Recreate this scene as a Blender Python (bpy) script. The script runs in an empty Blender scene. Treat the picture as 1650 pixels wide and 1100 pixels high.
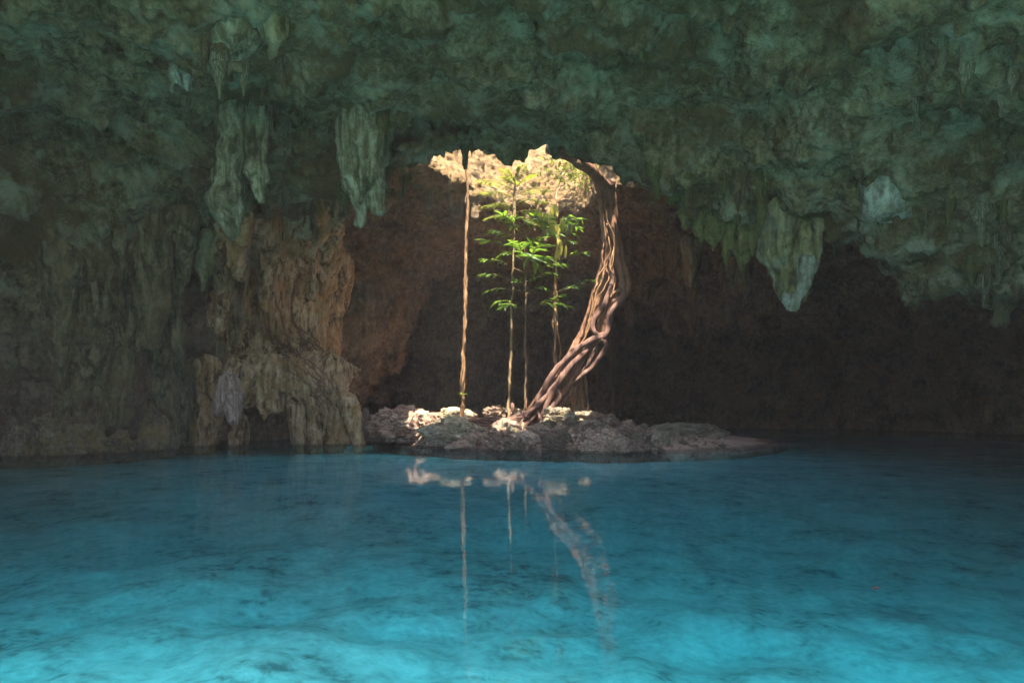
import bpy, math, random, time
import numpy as np
from mathutils import Vector, Matrix
T0 = time.time()
rng = np.random.default_rng(7)
random.seed(7)
sc = bpy.context.scene
COL = sc.collection

# ------------------------------------------------------------------ camera
H = 1.0; F = 1100.0; CX = 825.0; HY = 660.0
cam_d = bpy.data.cameras.new('camera'); cam = bpy.data.objects.new('camera', cam_d); COL.objects.link(cam)
cam_d.sensor_width = 36.0; cam_d.lens = 24.0; cam_d.clip_end = 500; cam_d.clip_start = 0.05
cam_d.shift_y = (HY-550)/1650.0
cam.location = (0, 0, H); cam.rotation_euler = (math.radians(90), 0, 0)
sc.camera = cam

def P(px, py, D):
    return np.array([(px-CX)/F*D, D, H+(HY-py)/F*D])

# ------------------------------------------------------------------ tags
def tag(o, label=None, cat=None, group=None, kind=None):
    if label: o['label'] = label
    if cat: o['category'] = cat
    if group: o['group'] = group
    if kind: o['kind'] = kind
    return o
def empty(name, loc=(0,0,0)):
    o = bpy.data.objects.new(name, None); COL.objects.link(o); o.location = loc
    o.empty_display_size = .2
    return o
def mesh_obj(name, V, Fc, mat=None, parent=None, loc=(0,0,0), smooth=True):
    me = bpy.data.meshes.new(name)
    V = np.asarray(V, dtype=np.float32); 
    if isinstance(Fc, np.ndarray):
        k = Fc.shape[1]; n = len(Fc)
        me.vertices.add(len(V)); me.vertices.foreach_set('co', V.ravel())
        me.loops.add(n*k); me.loops.foreach_set('vertex_index', Fc.astype(np.int32).ravel())
        me.polygons.add(n); me.polygons.foreach_set('loop_start', (np.arange(n)*k).astype(np.int32))
        me.update(calc_edges=True)
    else:
        me.from_pydata(V.tolist(), [], Fc); me.update()
    if smooth: me.polygons.foreach_set('use_smooth', np.ones(len(me.polygons), dtype=bool))
    if mat: me.materials.append(mat)
    o = bpy.data.objects.new(name, me); COL.objects.link(o)
    o.location = loc
    if parent is not None: o.parent = parent
    return o

# ------------------------------------------------------------------ noise
def _h(ix, iy, iz, seed):
    h = (ix.astype(np.int64)*374761393 + iy.astype(np.int64)*668265263 + iz.astype(np.int64)*2147483647*3 + seed*974634777) & 0xffffffff
    h = (h ^ (h >> 13))*1274126177 & 0xffffffff
    h = (h ^ (h >> 16)) & 0xffffffff
    return h
def vnoise(p, scale, seed=0):
    """gradient noise, p (N,3), scale = cell size (float or 3)"""
    q = p/np.asarray(scale, dtype=np.float64)
    i = np.floor(q).astype(np.int64); f = q-i
    u = f*f*f*(f*(f*6-15)+10)
    r = 0
    for dx in (0,1):
        wx = u[:,0] if dx else 1-u[:,0]
        for dy in (0,1):
            wy = u[:,1] if dy else 1-u[:,1]
            for dz in (0,1):
                wz = u[:,2] if dz else 1-u[:,2]
                h = _h(i[:,0]+dx, i[:,1]+dy, i[:,2]+dz, seed)
                gx = ((h & 255)/127.5-1); gy = (((h>>8)&255)/127.5-1); gz = (((h>>16)&255)/127.5-1)
                r = r + wx*wy*wz*(gx*(f[:,0]-dx)+gy*(f[:,1]-dy)+gz*(f[:,2]-dz))
    return r*1.3
def fbm(p, scale, oct=3, seed=0, gain=.5):
    r = 0; a = 1; s = np.asarray(scale, dtype=float)
    for k in range(oct):
        r = r + a*vnoise(p, s, seed+k*17); a *= gain; s = s/2.03
    return r
def sstep(a, b, x):
    t = np.clip((x-a)/(b-a), 0, 1); return t*t*(3-2*t)

def bspl(n, cell, h):
    """(n x L) cubic b-spline interpolation matrix for samples at spacing h over lattice of size cell"""
    x = np.arange(n)*h/cell; i = np.floor(x).astype(int); f = x-i; L = i.max()+4
    W = np.zeros((n, L), dtype=np.float32)
    w = [(1-f)**3/6, (3*f**3-6*f*f+4)/6, (-3*f**3+3*f*f+3*f+1)/6, f**3/6]
    for k in range(4): W[np.arange(n), i+k] += w[k]
    return W
def gnoise(shape, h, cell, seed):
    r = np.random.default_rng(seed)
    Wx, Wy, Wz = [bspl(shape[a], cell[a], h) for a in range(3)]
    L = r.normal(size=(Wx.shape[1], Wy.shape[1], Wz.shape[1])).astype(np.float32)
    A = np.tensordot(Wx, L, (1,0)); A = np.einsum('xbc,yb->xyc', A, Wy, optimize=True)
    A = A @ Wz.T
    return A*1.6
# ------------------------------------------------------------------ surface nets
def nets(f, org, h):
    """f(x,y,z) array, negative = air, positive = solid; returns verts, quads"""
    s = f > 0
    nx, ny, nz = f.shape
    m = s[:-1,:-1,:-1]; anyp = m.copy(); allp = m.copy()
    for dx in (0,1):
        for dy in (0,1):
            for dz in (0,1):
                q = s[dx:nx-1+dx, dy:ny-1+dy, dz:nz-1+dz]
                anyp |= q; allp &= q
    act = anyp & ~allp
    ci = np.argwhere(act)
    idx = -np.ones(act.shape, dtype=np.int32); idx[act] = np.arange(len(ci))
    acc = np.zeros((len(ci),3)); cnt = np.zeros(len(ci))
    cs = [(a,b,c) for a in (0,1) for b in (0,1) for c in (0,1)]
    val = {c: f[ci[:,0]+c[0], ci[:,1]+c[1], ci[:,2]+c[2]].astype(np.float64) for c in cs}
    for a in cs:
        for ax in range(3):
            if a[ax]: continue
            b = list(a); b[ax] = 1; b = tuple(b)
            va, vb = val[a], val[b]
            cr = (va>0) != (vb>0)
            t = np.where(cr, va/np.where(cr, va-vb, 1), 0)
            for k in range(3):
                base = a[k]
                acc[:,k] += np.where(cr, base + (t if k==ax else 0), 0)
            cnt += cr
    V = (ci + acc/cnt[:,None])*h + np.asarray(org)
    Q = []
    for ax in range(3):
        sl0 = [slice(1,-1)]*3; sl1 = [slice(1,-1)]*3
        sl0[ax] = slice(0,-1); sl1[ax] = slice(1,None)
        a = s[tuple(sl0)]; b = s[tuple(sl1)]
        e = np.argwhere(a != b)
        o = np.array([1,1,1]); o[ax] = 0
        e = e+o
        fl = s[e[:,0], e[:,1], e[:,2]]
        u, v = (ax+1)%3, (ax+2)%3
        def g(du, dv):
            c = e.copy(); c[:,u] -= du; c[:,v] -= dv
            return idx[c[:,0], c[:,1], c[:,2]]
        q = np.stack([g(0,0), g(1,0), g(1,1), g(0,1)], 1)
        q[~fl] = q[~fl][:, ::-1]
        Q.append(q)
    return V, np.concatenate(Q)
def subdiv(V, Q):
    E = np.concatenate([Q[:,[0,1]], Q[:,[1,2]], Q[:,[2,3]], Q[:,[3,0]]])
    Es = np.sort(E, 1); key = Es[:,0].astype(np.int64)*len(V)+Es[:,1]
    uk, inv = np.unique(key, return_inverse=True)
    a = uk//len(V); b = uk % len(V)
    M = (V[a]+V[b])/2; C = V[Q].mean(1)
    n = len(Q); nv = len(V); ne = len(M)
    e = (inv+nv).reshape(4, n).T; c = np.arange(n)+nv+ne
    out = np.concatenate([np.stack([Q[:,k], e[:,k], c, e[:,(k+3)%4]],1) for k in range(4)])
    return np.concatenate([V,M,C]), out
def vnormals(V, Q):
    n = np.cross(V[Q[:,2]]-V[Q[:,0]], V[Q[:,3]]-V[Q[:,1]])
    N = np.zeros_like(V)
    for k in range(Q.shape[1]):
        for a in range(3): N[:,a] += np.bincount(Q[:,k], n[:,a], len(V))
    return N/np.maximum(np.linalg.norm(N, axis=1, keepdims=True), 1e-9)
def relax(V, Q, it=1):
    for _ in range(it):
        S = np.zeros_like(V); c = np.zeros(len(V))
        for k in range(4):
            j = (k+1)%4
            for a in range(3):
                S[:,a] += np.bincount(Q[:,k], V[Q[:,j],a], len(V)) + np.bincount(Q[:,j], V[Q[:,k],a], len(V))
            c += np.bincount(Q[:,k], minlength=len(V)) + np.bincount(Q[:,j], minlength=len(V))
        V = V*.5 + .5*S/np.maximum(c,1)[:,None]
    return V

# ------------------------------------------------------------------ materials
def new_mat(name):
    m = bpy.data.materials.new(name); m.use_nodes = True; nt = m.node_tree
    for n in list(nt.nodes): nt.nodes.remove(n)
    out = nt.nodes.new('ShaderNodeOutputMaterial')
    return m, nt, out
class NB:
    def __init__(s, nt): s.nt = nt
    def n(s, t, **kw):
        nd = s.nt.nodes.new(t)
        for k, v in kw.items():
            if k.startswith('i_'): 
                nd.inputs[k[2:].replace('_',' ')].default_value = v
            else: setattr(nd, k, v)
        return nd
    def l(s, a, b): s.nt.links.new(a, b)
    def coords(s): return s.n('ShaderNodeTexCoord').outputs['Object']
    def mapping(s, vec, sca=(1,1,1), loc=(0,0,0)):
        m = s.n('ShaderNodeMapping'); m.inputs['Scale'].default_value = sca; m.inputs['Location'].default_value = loc
        s.l(vec, m.inputs['Vector']); return m.outputs[0]
    def noise(s, vec, scale, detail=6, rough=.6, dist=0):
        n = s.n('ShaderNodeTexNoise'); n.inputs['Scale'].default_value = scale; n.inputs['Detail'].default_value = detail
        n.inputs['Roughness'].default_value = rough; n.inputs['Distortion'].default_value = dist
        s.l(vec, n.inputs['Vector']); return n.outputs['Fac']
    def voro(s, vec, scale, feat='F1'):
        n = s.n('ShaderNodeTexVoronoi'); n.feature = feat; n.inputs['Scale'].default_value = scale
        s.l(vec, n.inputs['Vector']); return n.outputs['Distance']
    def ramp(s, fac, stops, interp='LINEAR'):
        r = s.n('ShaderNodeValToRGB'); r.color_ramp.interpolation = interp
        e = r.color_ramp.elements
        while len(e) < len(stops): e.new(.5)
        for el, (p, c) in zip(e, stops):
            el.position = p; el.color = (c, c, c, 1) if isinstance(c, (int, float)) else (*c, 1)
        s.l(fac, r.inputs[0]); return r.outputs[0]
    def mix(s, fac, a, b, mode='MIX'):
        m = s.n('ShaderNodeMix'); m.data_type = 'RGBA'; m.blend_type = mode
        for sock, v in ((m.inputs[0], fac), (m.inputs[6], a), (m.inputs[7], b)):
            if isinstance(v, bpy.types.NodeSocket): s.l(v, sock)
            elif isinstance(v, (int, float)): sock.default_value = v
            else: sock.default_value = (*v, 1)
        return m.outputs[2]
    def math(s, op, a, b=0, clamp=False):
        m = s.n('ShaderNodeMath'); m.operation = op; m.use_clamp = clamp
        for sock, v in ((m.inputs[0], a), (m.inputs[1], b)):
            if isinstance(v, bpy.types.NodeSocket): s.l(v, sock)
            else: sock.default_value = v
        return m.outputs[0]
    def bump(s, h, strength, dist, prev=None):
        b = s.n('ShaderNodeBump'); b.inputs['Strength'].default_value = strength; b.inputs['Distance'].default_value = dist
        s.l(h, b.inputs['Height'])
        if prev is not None: s.l(prev, b.inputs['Normal'])
        return b.outputs[0]
    def bsdf(s, out, col, rough=.9, nrm=None, spec=.3):
        p = s.n('ShaderNodeBsdfPrincipled')
        if isinstance(col, bpy.types.NodeSocket): s.l(col, p.inputs['Base Color'])
        else: p.inputs['Base Color'].default_value = (*col, 1)
        if isinstance(rough, bpy.types.NodeSocket): s.l(rough, p.inputs['Roughness'])
        else: p.inputs['Roughness'].default_value = rough
        p.inputs['Specular IOR Level'].default_value = spec
        if nrm is not None: s.l(nrm, p.inputs['Normal'])
        s.l(p.outputs[0], out.inputs[0]); return p

def rock_mat(name, c_dark, c_mid, c_light, c_alt=None, alt_amt=.5, scale=1.0, bump=1.0, streak=.0, pits=.5, world=True, green=None, green_fn=None, seed=0.0):
    m, nt, out = new_mat(name); b = NB(nt)
    v0 = b.coords()
    if not world:
        oi = b.n('ShaderNodeObjectInfo'); va = b.n('ShaderNodeVectorMath'); va.operation = 'ADD'
        comb = b.n('ShaderNodeCombineXYZ'); k = b.math('MULTIPLY', oi.outputs['Random'], 37.0)
        b.l(k, comb.inputs[0]); b.l(k, comb.inputs[2]); b.l(v0, va.inputs[0]); b.l(comb.outputs[0], va.inputs[1]); v = va.outputs[0]
    else: v = v0
    v = b.mapping(v, (1,1,1), (seed, seed*1.7, seed*.3))
    vs = b.mapping(v, (1,1,.18))
    n1 = b.noise(v, 1.1*scale, 8, .62, .6); n2 = b.noise(v, 6*scale, 8, .7, .3); n3 = b.noise(v, 28*scale, 6, .75)
    ns = b.noise(vs, 5*scale, 6, .65, .8)
    f = b.math('ADD', b.math('MULTIPLY', n1, .40), b.math('MULTIPLY', n2, .42))
    f = b.math('ADD', f, b.math('MULTIPLY', n3, .18))
    if streak > 0: f = b.math('ADD', b.math('MULTIPLY', f, 1-streak), b.math('MULTIPLY', ns, streak))
    col = b.ramp(f, [(.42, c_dark), (.495, c_mid), (.58, c_light)])  # tight ramp: tone contrast also stands in for relief shading
    if c_alt is not None:
        na = b.noise(v, .9*scale, 7, .6, .5)
        col = b.mix(b.math('MULTIPLY', b.ramp(na, [(.47,0),(.62,1)]), alt_amt), col, c_alt)
    if green is not None:
        sx = b.n('ShaderNodeSeparateXYZ'); b.l(v0, sx.inputs[0])
        gm = green_fn(b, sx, n1, n2)
        gcol = b.ramp(f, [(.42, green[0]), (.495, green[1]), (.58, green[2])])
        ng = b.noise(v, .55, 7, .65, .7)
        gcol = b.mix(b.ramp(ng, [(.45,0),(.60,.85)]), gcol, green[3])
        ng2 = b.noise(v, 1.4, 8, .7, .3)
        gcol = b.mix(b.ramp(ng2, [(.52,0),(.66,.8)]), gcol, green[4])
        # golden tone high on the rock around the skylight
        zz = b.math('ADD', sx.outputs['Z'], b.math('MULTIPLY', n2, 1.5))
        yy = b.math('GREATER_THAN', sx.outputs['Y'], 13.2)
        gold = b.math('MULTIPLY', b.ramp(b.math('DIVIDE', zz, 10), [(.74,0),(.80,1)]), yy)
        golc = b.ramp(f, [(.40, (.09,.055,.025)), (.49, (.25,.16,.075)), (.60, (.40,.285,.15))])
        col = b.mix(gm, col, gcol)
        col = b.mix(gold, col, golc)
        pale = b.math('MULTIPLY', b.ramp(b.math('DIVIDE', sx.outputs['Z'], 12), [(.85,0),(.88,1)]), yy)  # unseen upper shaft coloured pale to bounce light down
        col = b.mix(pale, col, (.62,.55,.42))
    if not world:
        oi2 = b.n('ShaderNodeObjectInfo'); k2 = b.ramp(oi2.outputs['Random'], [(0,.45),(.5,.85),(1,1.2)])
        col = b.mix(1.0, col, k2, 'MULTIPLY')
    # pits and pores, darkened in colour to stand in for their shade
    vo = b.noise(v, 9*scale, 5, .8, 1.2); pit = b.ramp(vo, [(.30,1),(.42,0)])
    pm = b.noise(v, .8*scale, 4, .6); pm = b.ramp(pm, [(.45,0),(.6,1)])
    pit = b.math('MULTIPLY', pit, pm)
    col = b.mix(b.math('MULTIPLY', pit, pits), col, [c*.45 for c in c_dark])
    # wet stained band along the waterline
    ge = b.n('ShaderNodeNewGeometry'); gs = b.n('ShaderNodeSeparateXYZ'); b.l(ge.outputs['Position'], gs.inputs[0])
    wz = b.math('ADD', gs.outputs['Z'], b.math('MULTIPLY', n2, -.11))
    col = b.mix(b.math('MULTIPLY', b.ramp(wz, [(0,.55),(.03,0)]), b.math('GREATER_THAN', gs.outputs['Z'], -.015)), col, (.035,.028,.02))
    h = b.math('ADD', n2, b.math('MULTIPLY', n3, .45)); h = b.math('SUBTRACT', h, b.math('MULTIPLY', pit, .5*pits))
    if streak > 0: h = b.math('ADD', h, b.math('MULTIPLY', ns, streak*1.5))
    nr = b.bump(h, .9*bump, .10/scale)
    fine = b.noise(v, 90*scale, 4, .8)
    nr = b.bump(fine, .5*bump, .015/scale, nr)
    b.bsdf(out, col, .88, nr, .25)
    return m

def g_main(b, sx, n1, n2):
    # algae where daylight from the cave mouth reaches: near side, upper part
    y = b.math('ADD', sx.outputs['Y'], b.math('MULTIPLY', b.math('SUBTRACT', n1, .5), 6))
    y = b.math('ADD', y, b.math('MULTIPLY', b.math('MAXIMUM', b.math('SUBTRACT', 3.6, sx.outputs['Z']), -1.2), 1.3))
    return b.ramp(b.math('DIVIDE', y, 30), [(.46,1),(.545,0)])
GREEN = [(.04,.032,.015), (.185,.165,.085), (.42,.40,.25), (.13,.09,.035), (.40,.42,.30)]
M_CAVE = rock_mat('cave limestone', (.035,.024,.016), (.145,.105,.068), (.31,.235,.16), (.22,.13,.065), .5, 1.0, 1.2, .25, .9, True, GREEN, g_main)
M_GREENST = rock_mat('green white dripstone', (.05,.055,.03), (.18,.18,.11), (.40,.43,.31), (.16,.16,.08), .5, 1.4, .9, .5, .6)
M_PALEST = rock_mat('pale dripstone', (.08,.08,.06), (.25,.28,.23), (.48,.54,.48), (.22,.22,.12), .4, 1.4, .9, .45, .5)
M_OLIVEST = rock_mat('olive dripstone', (.05,.045,.02), (.17,.16,.07), (.34,.32,.18), (.30,.36,.28), .4, 1.4, .9, .55, .6)
M_MOSSST = rock_mat('mossy dripstone', (.03,.035,.012), (.12,.12,.045), (.24,.24,.10), (.16,.17,.07), .5, 1.8, 1.0, .3, .7)
M_DARKST = rock_mat('dark dripstone', (.03,.03,.018), (.09,.10,.06), (.18,.20,.13), None, 0, 1.4, .9, .5, .5)
M_BROWNST = rock_mat('brown dripstone', (.04,.03,.018), (.17,.12,.07), (.34,.26,.17), (.28,.15,.06), .5, 1.4, .9, .55, .6)
M_WALLST = rock_mat('wall dripstone', (.035,.035,.018), (.13,.12,.065), (.30,.26,.16), (.20,.13,.06), .5, 1.3, 1.0, .55, .7)
M_FLOW = rock_mat('flowstone', (.07,.045,.025), (.42,.28,.16), (.70,.55,.36), (.40,.22,.08), .5, 1.3, 1.0, .55, .5)
M_PINK = rock_mat('pink white flowstone', (.16,.10,.08), (.36,.26,.22), (.60,.47,.42), None, 0, 2.0, .8, .6, .2)
M_SHORE = rock_mat('shore rock', (.05,.035,.022), (.19,.14,.085), (.38,.31,.22), (.28,.20,.06), .6, 1.8, 1.2, .2, .8)
M_ROCKA = rock_mat('grey boulder rock', (.08,.06,.045), (.45,.37,.28), (.76,.67,.54), (.24,.22,.10), .5, 2.2, 1.2, 0, .9, False)
M_ROCKB = rock_mat('mauve boulder rock', (.08,.045,.035), (.50,.34,.26), (.78,.64,.53), (.36,.20,.16), .5, 2.2, 1.2, 0, .9, False)
M_ROCKC = rock_mat('rubble rock', (.08,.045,.03), (.53,.365,.275), (.84,.68,.56), (.20,.13,.10), .6, 4, 1.1, 0, .7, False)
M_BOUNCE_BANK = rock_mat('bounce bank limestone', (.10,.08,.055), (.34,.29,.22), (.55,.49,.40), (.14,.14,.06), .4, .8, 1.0, 0, .5)  # added bank behind the camera, pale to reflect warm light
M_GRAVEL = rock_mat('gravel', (.10,.06,.045), (.42,.29,.22), (.70,.57,.47), None, 0, 3, 1.0, 0, .4)
M_EARTH = rock_mat('earth', (.05,.03,.025), (.22,.14,.11), (.45,.33,.28), (.30,.15,.10), .5, 2.5, 1.2, 0, .8)
M_SAND = rock_mat('sand', (.42,.24,.18), (.60,.38,.29), (.72,.50,.40), None, 0, 1.5, .5, 0, .5)

def bark_mat(name, cd, cl, sc_=1.0):
    m, nt, out = new_mat(name); b = NB(nt); v = b.coords()
    vs = b.mapping(v, (1,1,.12))
    n = b.noise(vs, 14*sc_, 8, .7, .5); n2 = b.noise(v, 5*sc_, 5, .6)
    col = b.ramp(b.math('ADD', b.math('MULTIPLY', n, .65), b.math('MULTIPLY', n2, .35)), [(.36, cd), (.62, cl)])
    b.bsdf(out, col, .8, b.bump(n, .9, .03), .25); return m
M_BARK = bark_mat('root bark', (.07,.032,.02), (.33,.18,.115))
M_BARK2 = bark_mat('dark root bark', (.06,.03,.026), (.26,.155,.13))
M_BARK3 = bark_mat('tan root bark', (.11,.055,.028), (.36,.22,.125))
M_STEM = bark_mat('stem bark', (.10,.07,.035), (.30,.22,.13))

def leaf_mat(name, c1, c2, tr):
    m, nt, out = new_mat(name); b = NB(nt)
    v = b.coords(); n = b.noise(v, 6, 3, .6)
    col = b.ramp(n, [(.35,c1),(.65,c2)])
    p = b.bsdf(out, col, .38, None, .5)
    t = b.n('ShaderNodeBsdfTranslucent'); t.inputs[0].default_value = (*tr,1)
    mx = b.n('ShaderNodeMixShader'); mx.inputs[0].default_value = .45
    b.l(p.outputs[0], mx.inputs[1]); b.l(t.outputs[0], mx.inputs[2]); b.l(mx.outputs[0], out.inputs[0]); return m
M_LEAF = leaf_mat('bright leaf', (.055,.12,.018), (.12,.23,.03), (.22,.38,.035))
M_FERN = leaf_mat('feathery leaf', (.09,.13,.02), (.16,.20,.03), (.30,.34,.04))
M_POD = leaf_mat('yellow leaf', (.40,.38,.08), (.60,.52,.14), (.6,.5,.12))

# ------------------------------------------------------------------ cave field
def ctl():
    pts = []
    def a(px, py, D): p = P(px,py,D); pts.append((p[0],p[1],p[2]))
    def w(x,y,z): pts.append((x,y,z))
    # near ceiling
    for px,py,D in [(825,0,8.5),(825,120,10.3),(600,60,9.3),(600,130,10.8),(700,180,11.8),(825,222,12.6),(900,222,12.9),(760,234,12.8),
                    (400,0,8.5),(400,120,10.0),(250,60,9.2),(500,200,12),(540,300,13.2),(640,262,13.2),(450,320,14),(330,300,13),
                    (100,130,10.3),(0,0,8.6),(0,230,11.8),(100,260,12.4),(200,330,13.3),
                    (1000,120,10.3),(1000,225,12.0),(960,258,12.9),(1000,280,12.9),(1050,298,12.9),(1120,330,12.8),(1180,385,12.8),(1200,0,8.3),(1200,150,10.2),(1200,280,11.9),
                    (1400,0,7.5),(1400,180,9.4),(1300,370,12.0),(1390,400,11.3),(1480,430,11.2),(1560,470,11.2),(1650,475,10.8),(1650,0,6.4),(1650,200,7.8),(1560,320,9.6)]:
        a(px,py,D)
    # left wall near
    for px,py,D in [(0,500,12.8),(0,739,13.8),(60,738,14.1),(110,734,14.8),(190,728,15.9),(270,722,17.4),(120,480,13.9),(230,450,14.8),(230,600,15.8),(320,440,16.2),(320,600,18.4)]:
        a(px,py,D)
    for x,y in [(-12,13.6),(-11.2,14.6),(-10.5,15.8),(-10,17.5),(-10.6,20),(-12,12.5)]: w(x,y,-2.5)
    # brown promontory
    for px,py,D in [(380,400,17.2),(380,550,18.8),(450,350,17.5),(460,450,19.3),(470,560,20.8),(525,420,20.5),(515,560,21.3),(560,370,18.8)]:
        a(px,py,D)
    for x,y in [(-8.6,20.5),(-7.2,22),(-6.4,23),(-7.0,25),(-9,24)]: w(x,y,-2)
    # behind the lip, around the hole
    for x,y,z in [(-3.0,15.5,7.3),(-4.6,16.8,7.0),(-3.6,19.5,7.4),(-2.0,14.6,7.3),(3.2,14.7,6.8),(4.5,15.2,6.3),(6.5,14.6,5.6),(8.5,14,5.0),(10.5,13.5,4.2),
                  (-1.7,20.8,7.1),(0.4,21,6.9),(2.6,21,6.8),(4.2,20.5,6.6),(4,18,6.9),(-3,17.5,7.4)]: w(x,y,z)
    # rear
    for px,py,D in [(600,430,27),(570,480,30),(620,560,32),(700,470,30),(800,420,29),(800,560,35),(900,420,28),(900,540,36),(1000,380,22.5),(1000,460,27),(1000,560,34),
                    (1100,420,22),(1100,500,26),(1110,600,34),(1200,470,24),(1200,540,29),(1240,600,32),(1245,655,33),(1300,560,31),(1350,450,22),(1500,500,23),(1500,600,28),(1650,550,22),(1650,640,25),(1350,640,33)]:
        a(px,py,D)
    for x,y in [(-8,31),(-5,33.5),(0,38.5),(5,38),(8.5,38),(12.5,35),(16,33),(19,27.5),(19,18),(19.5,12),(-8,28)]: w(x,y,-2.2)
    for x,y,z in [(13,10,1.2),(16,10,-1),(12,14,3.4),(15,16,3.0),(17,5,-1),(11,5,2.8),(13,0,1),(-10,5,4.5),(-13,5,-1.5),(-13,10,-1.5),(-9.8,9,4.8),(8,4,4.6),(0,4,6.4),(-6,4,6.3)]: w(x,y,z)
    return np.array(pts)
CP = ctl()
def rbf_fit(cp):
    d = np.linalg.norm(cp[:,None,:2]-cp[None,:,:2], axis=2)
    n = len(cp); A = np.zeros((n+1,n+1)); A[:n,:n] = -d - np.eye(n)*.06; A[:n,n] = 1; A[n,:n] = 1
    s = np.linalg.solve(A, np.append(cp[:,2], 0)); return s
RS = rbf_fit(CP)
def Cfun(x, y):
    sh = x.shape; x = x.ravel(); y = y.ravel(); r = np.full(x.shape, RS[-1])
    for (cx,cy,_), s in zip(CP, RS[:-1]): r -= s*np.sqrt((x-cx)**2+(y-cy)**2+.02)
    return r.reshape(sh)
hh = .1
X0, Y0, Z0 = -15., 4., -1.4
nx, ny, nz = 350, 350, 127
gx = X0+np.arange(nx)*hh; gy = Y0+np.arange(ny)*hh; gz = Z0+np.arange(nz)*hh
GX, GY = np.meshgrid(gx, gy, indexing='ij')
C = Cfun(GX, GY)
# drips: local lumps hanging from the roof
p2 = np.stack([GX.ravel(), GY.ravel(), np.zeros(GX.size)],1)
d1 = vnoise(p2, .75, 3).reshape(C.shape); d2 = vnoise(p2, .38, 4).reshape(C.shape); dm = vnoise(p2, 2.6, 5).reshape(C.shape)
lipm = sstep(10.5,12.5,GY)*(1-sstep(14,16,GY)) + .7*sstep(-6,-8,GX) + .7*sstep(16,20,GY) + .25
lipm = np.clip(lipm,0,1)
C -= (np.clip(d1-.12,0,1)*1.5*np.clip(dm*1.6+.5,0,1.2) + np.clip(d2-.13,0,1)*1.3*np.clip(dm*2+.5,0,1.2))*lipm
# sky hole
ang = np.arctan2(GY-17.0, GX-.3); 
rr = np.sqrt(((GX-.3)/2.9)**2+((GY-17.0)/3.75)**2)
rr += .07*np.sin(ang*3+1)+.05*np.sin(ang*7+2)+.03*np.sin(ang*13)+.10*vnoise(p2,1.3,9).reshape(C.shape)
HOLE = (1-rr)*3.3          # >0 inside hole, approx metres
gxx, gyy = np.gradient(C, hh); grad = np.sqrt(1+np.clip(gxx**2+gyy**2, 0, 12))
Zg = gz[None,None,:]
f = (Zg - C[:,:,None])/grad[:,:,None]
f = f.astype(np.float32)
sh = (nx,ny,nz); f0 = f.copy()
f += .34*gnoise(sh, hh, (2.6,2.0,2.0), 11)*.45
f += (sstep(17,22,GY)[:,:,None]*.40).astype(np.float32)*gnoise(sh, hh, (2.6,2.6,1.5), 29)
f += .30*gnoise(sh, hh, (1.1,1.1,1.1), 12)*.42
f += .20*gnoise(sh, hh, (.5,.5,.7), 13)*.5
f += .17*gnoise(sh, hh, (.34,.34,2.2), 14)*.6
nr_ = gnoise(sh, hh, (.8,.8,.5), 15); f += .16*(np.abs(nr_)-.4)*.8
nr_ = gnoise(sh, hh, (.42,.42,.36), 19); f += .09*(np.abs(nr_)-.4)
hole = np.clip(HOLE[:,:,None] + .25*gnoise(sh, hh, (.7,.7,.9), 16) + .18*gnoise(sh,hh,(.3,.3,.4),17) + .62*np.clip(Zg-7.6,-.6,9), -3, 3)
f_l = 1-.75*np.exp(-((GX-.3)/2.2)**2-((GY-12.6)/1.3)**2)-.7*np.exp(-((GX-.3)/3.5)**2-((GY-21.0)/1.4)**2)
f = f0 + (f-f0)*f_l[:,:,None].astype(np.float32)
f = np.minimum(f, -hole)
def carve(px, py, D, rx, ry, rz, k=.18):
    global f
    c = P(px,py,D); R = np.array([rx,ry,rz])+.4
    lo = np.maximum(((c-R-[X0,Y0,Z0])/hh).astype(int), 0); hi = np.minimum(((c+R-[X0,Y0,Z0])/hh).astype(int)+1, sh)
    sl = tuple(slice(a,b) for a,b in zip(lo,hi))
    A,B,Cc = np.meshgrid(gx[sl[0]], gy[sl[1]], gz[sl[2]], indexing='ij'); p_ = np.stack([A.ravel(),B.ravel(),Cc.ravel()],1)
    q_ = (p_-c)/[rx,ry,rz]; e = (np.linalg.norm(q_,axis=1)-1)*min(rx,ry,rz) + k*fbm(p_,.5,2,int(px))
    f[sl] = np.minimum(f[sl], e.reshape(A.shape))
for c_ in [(1300,60,9.0,.28,.35,.45),(1305,95,9.3,.2,.3,.3),(1215,38,8.9,.55,.3,.22),(1185,45,8.9,.3,.25,.15),(1340,140,10,.25,.25,.2),(870,60,9.6,.12,.3,.45),(1010,65,9.4,.14,.25,.3),(1340,250,11,.3,.25,.15),
           (1530,75,8.3,.7,.3,.12),(1590,210,8.6,.4,.4,.5),(1630,300,9,.4,.4,.3),(470,170,11.5,.35,.4,.35),(455,215,12,.3,.4,.5),(250,75,9.8,.4,.3,.2),(180,50,9.4,.2,.3,.2),(700,190,12,.6,.5,.35),(650,215,12.4,.5,.5,.3),(760,200,12.3,.5,.4,.25),
           (20,430,12.8,.7,.7,1.0),(50,640,13.6,.5,.6,.5),(140,600,15.0,.35,.5,.6),(480,520,20.6,.28,.5,.55),(300,560,17.6,.35,.5,.5),(110,470,13.9,.7,.4,.18),(235,430,15,.3,.4,.3),(150,330,13,.6,.4,.12),(60,200,11.6,.8,.4,.15),(300,440,15.9,.3,.4,.35),(30,560,13.2,.3,.4,.6),(200,520,15,.25,.4,.5)]:
    carve(*c_)
top = 10.9 + .25*vnoise(p2,1.7,21).reshape(C.shape)
f = np.minimum(f, (top[:,:,None]-Zg))
print('field', time.time()-T0)
V, Q = nets(f.astype(np.float32), (X0,Y0,Z0), hh)
del f, hole, nr_, f0
V = relax(V, Q, 1)
from mathutils.bvhtree import BVHTree
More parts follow.
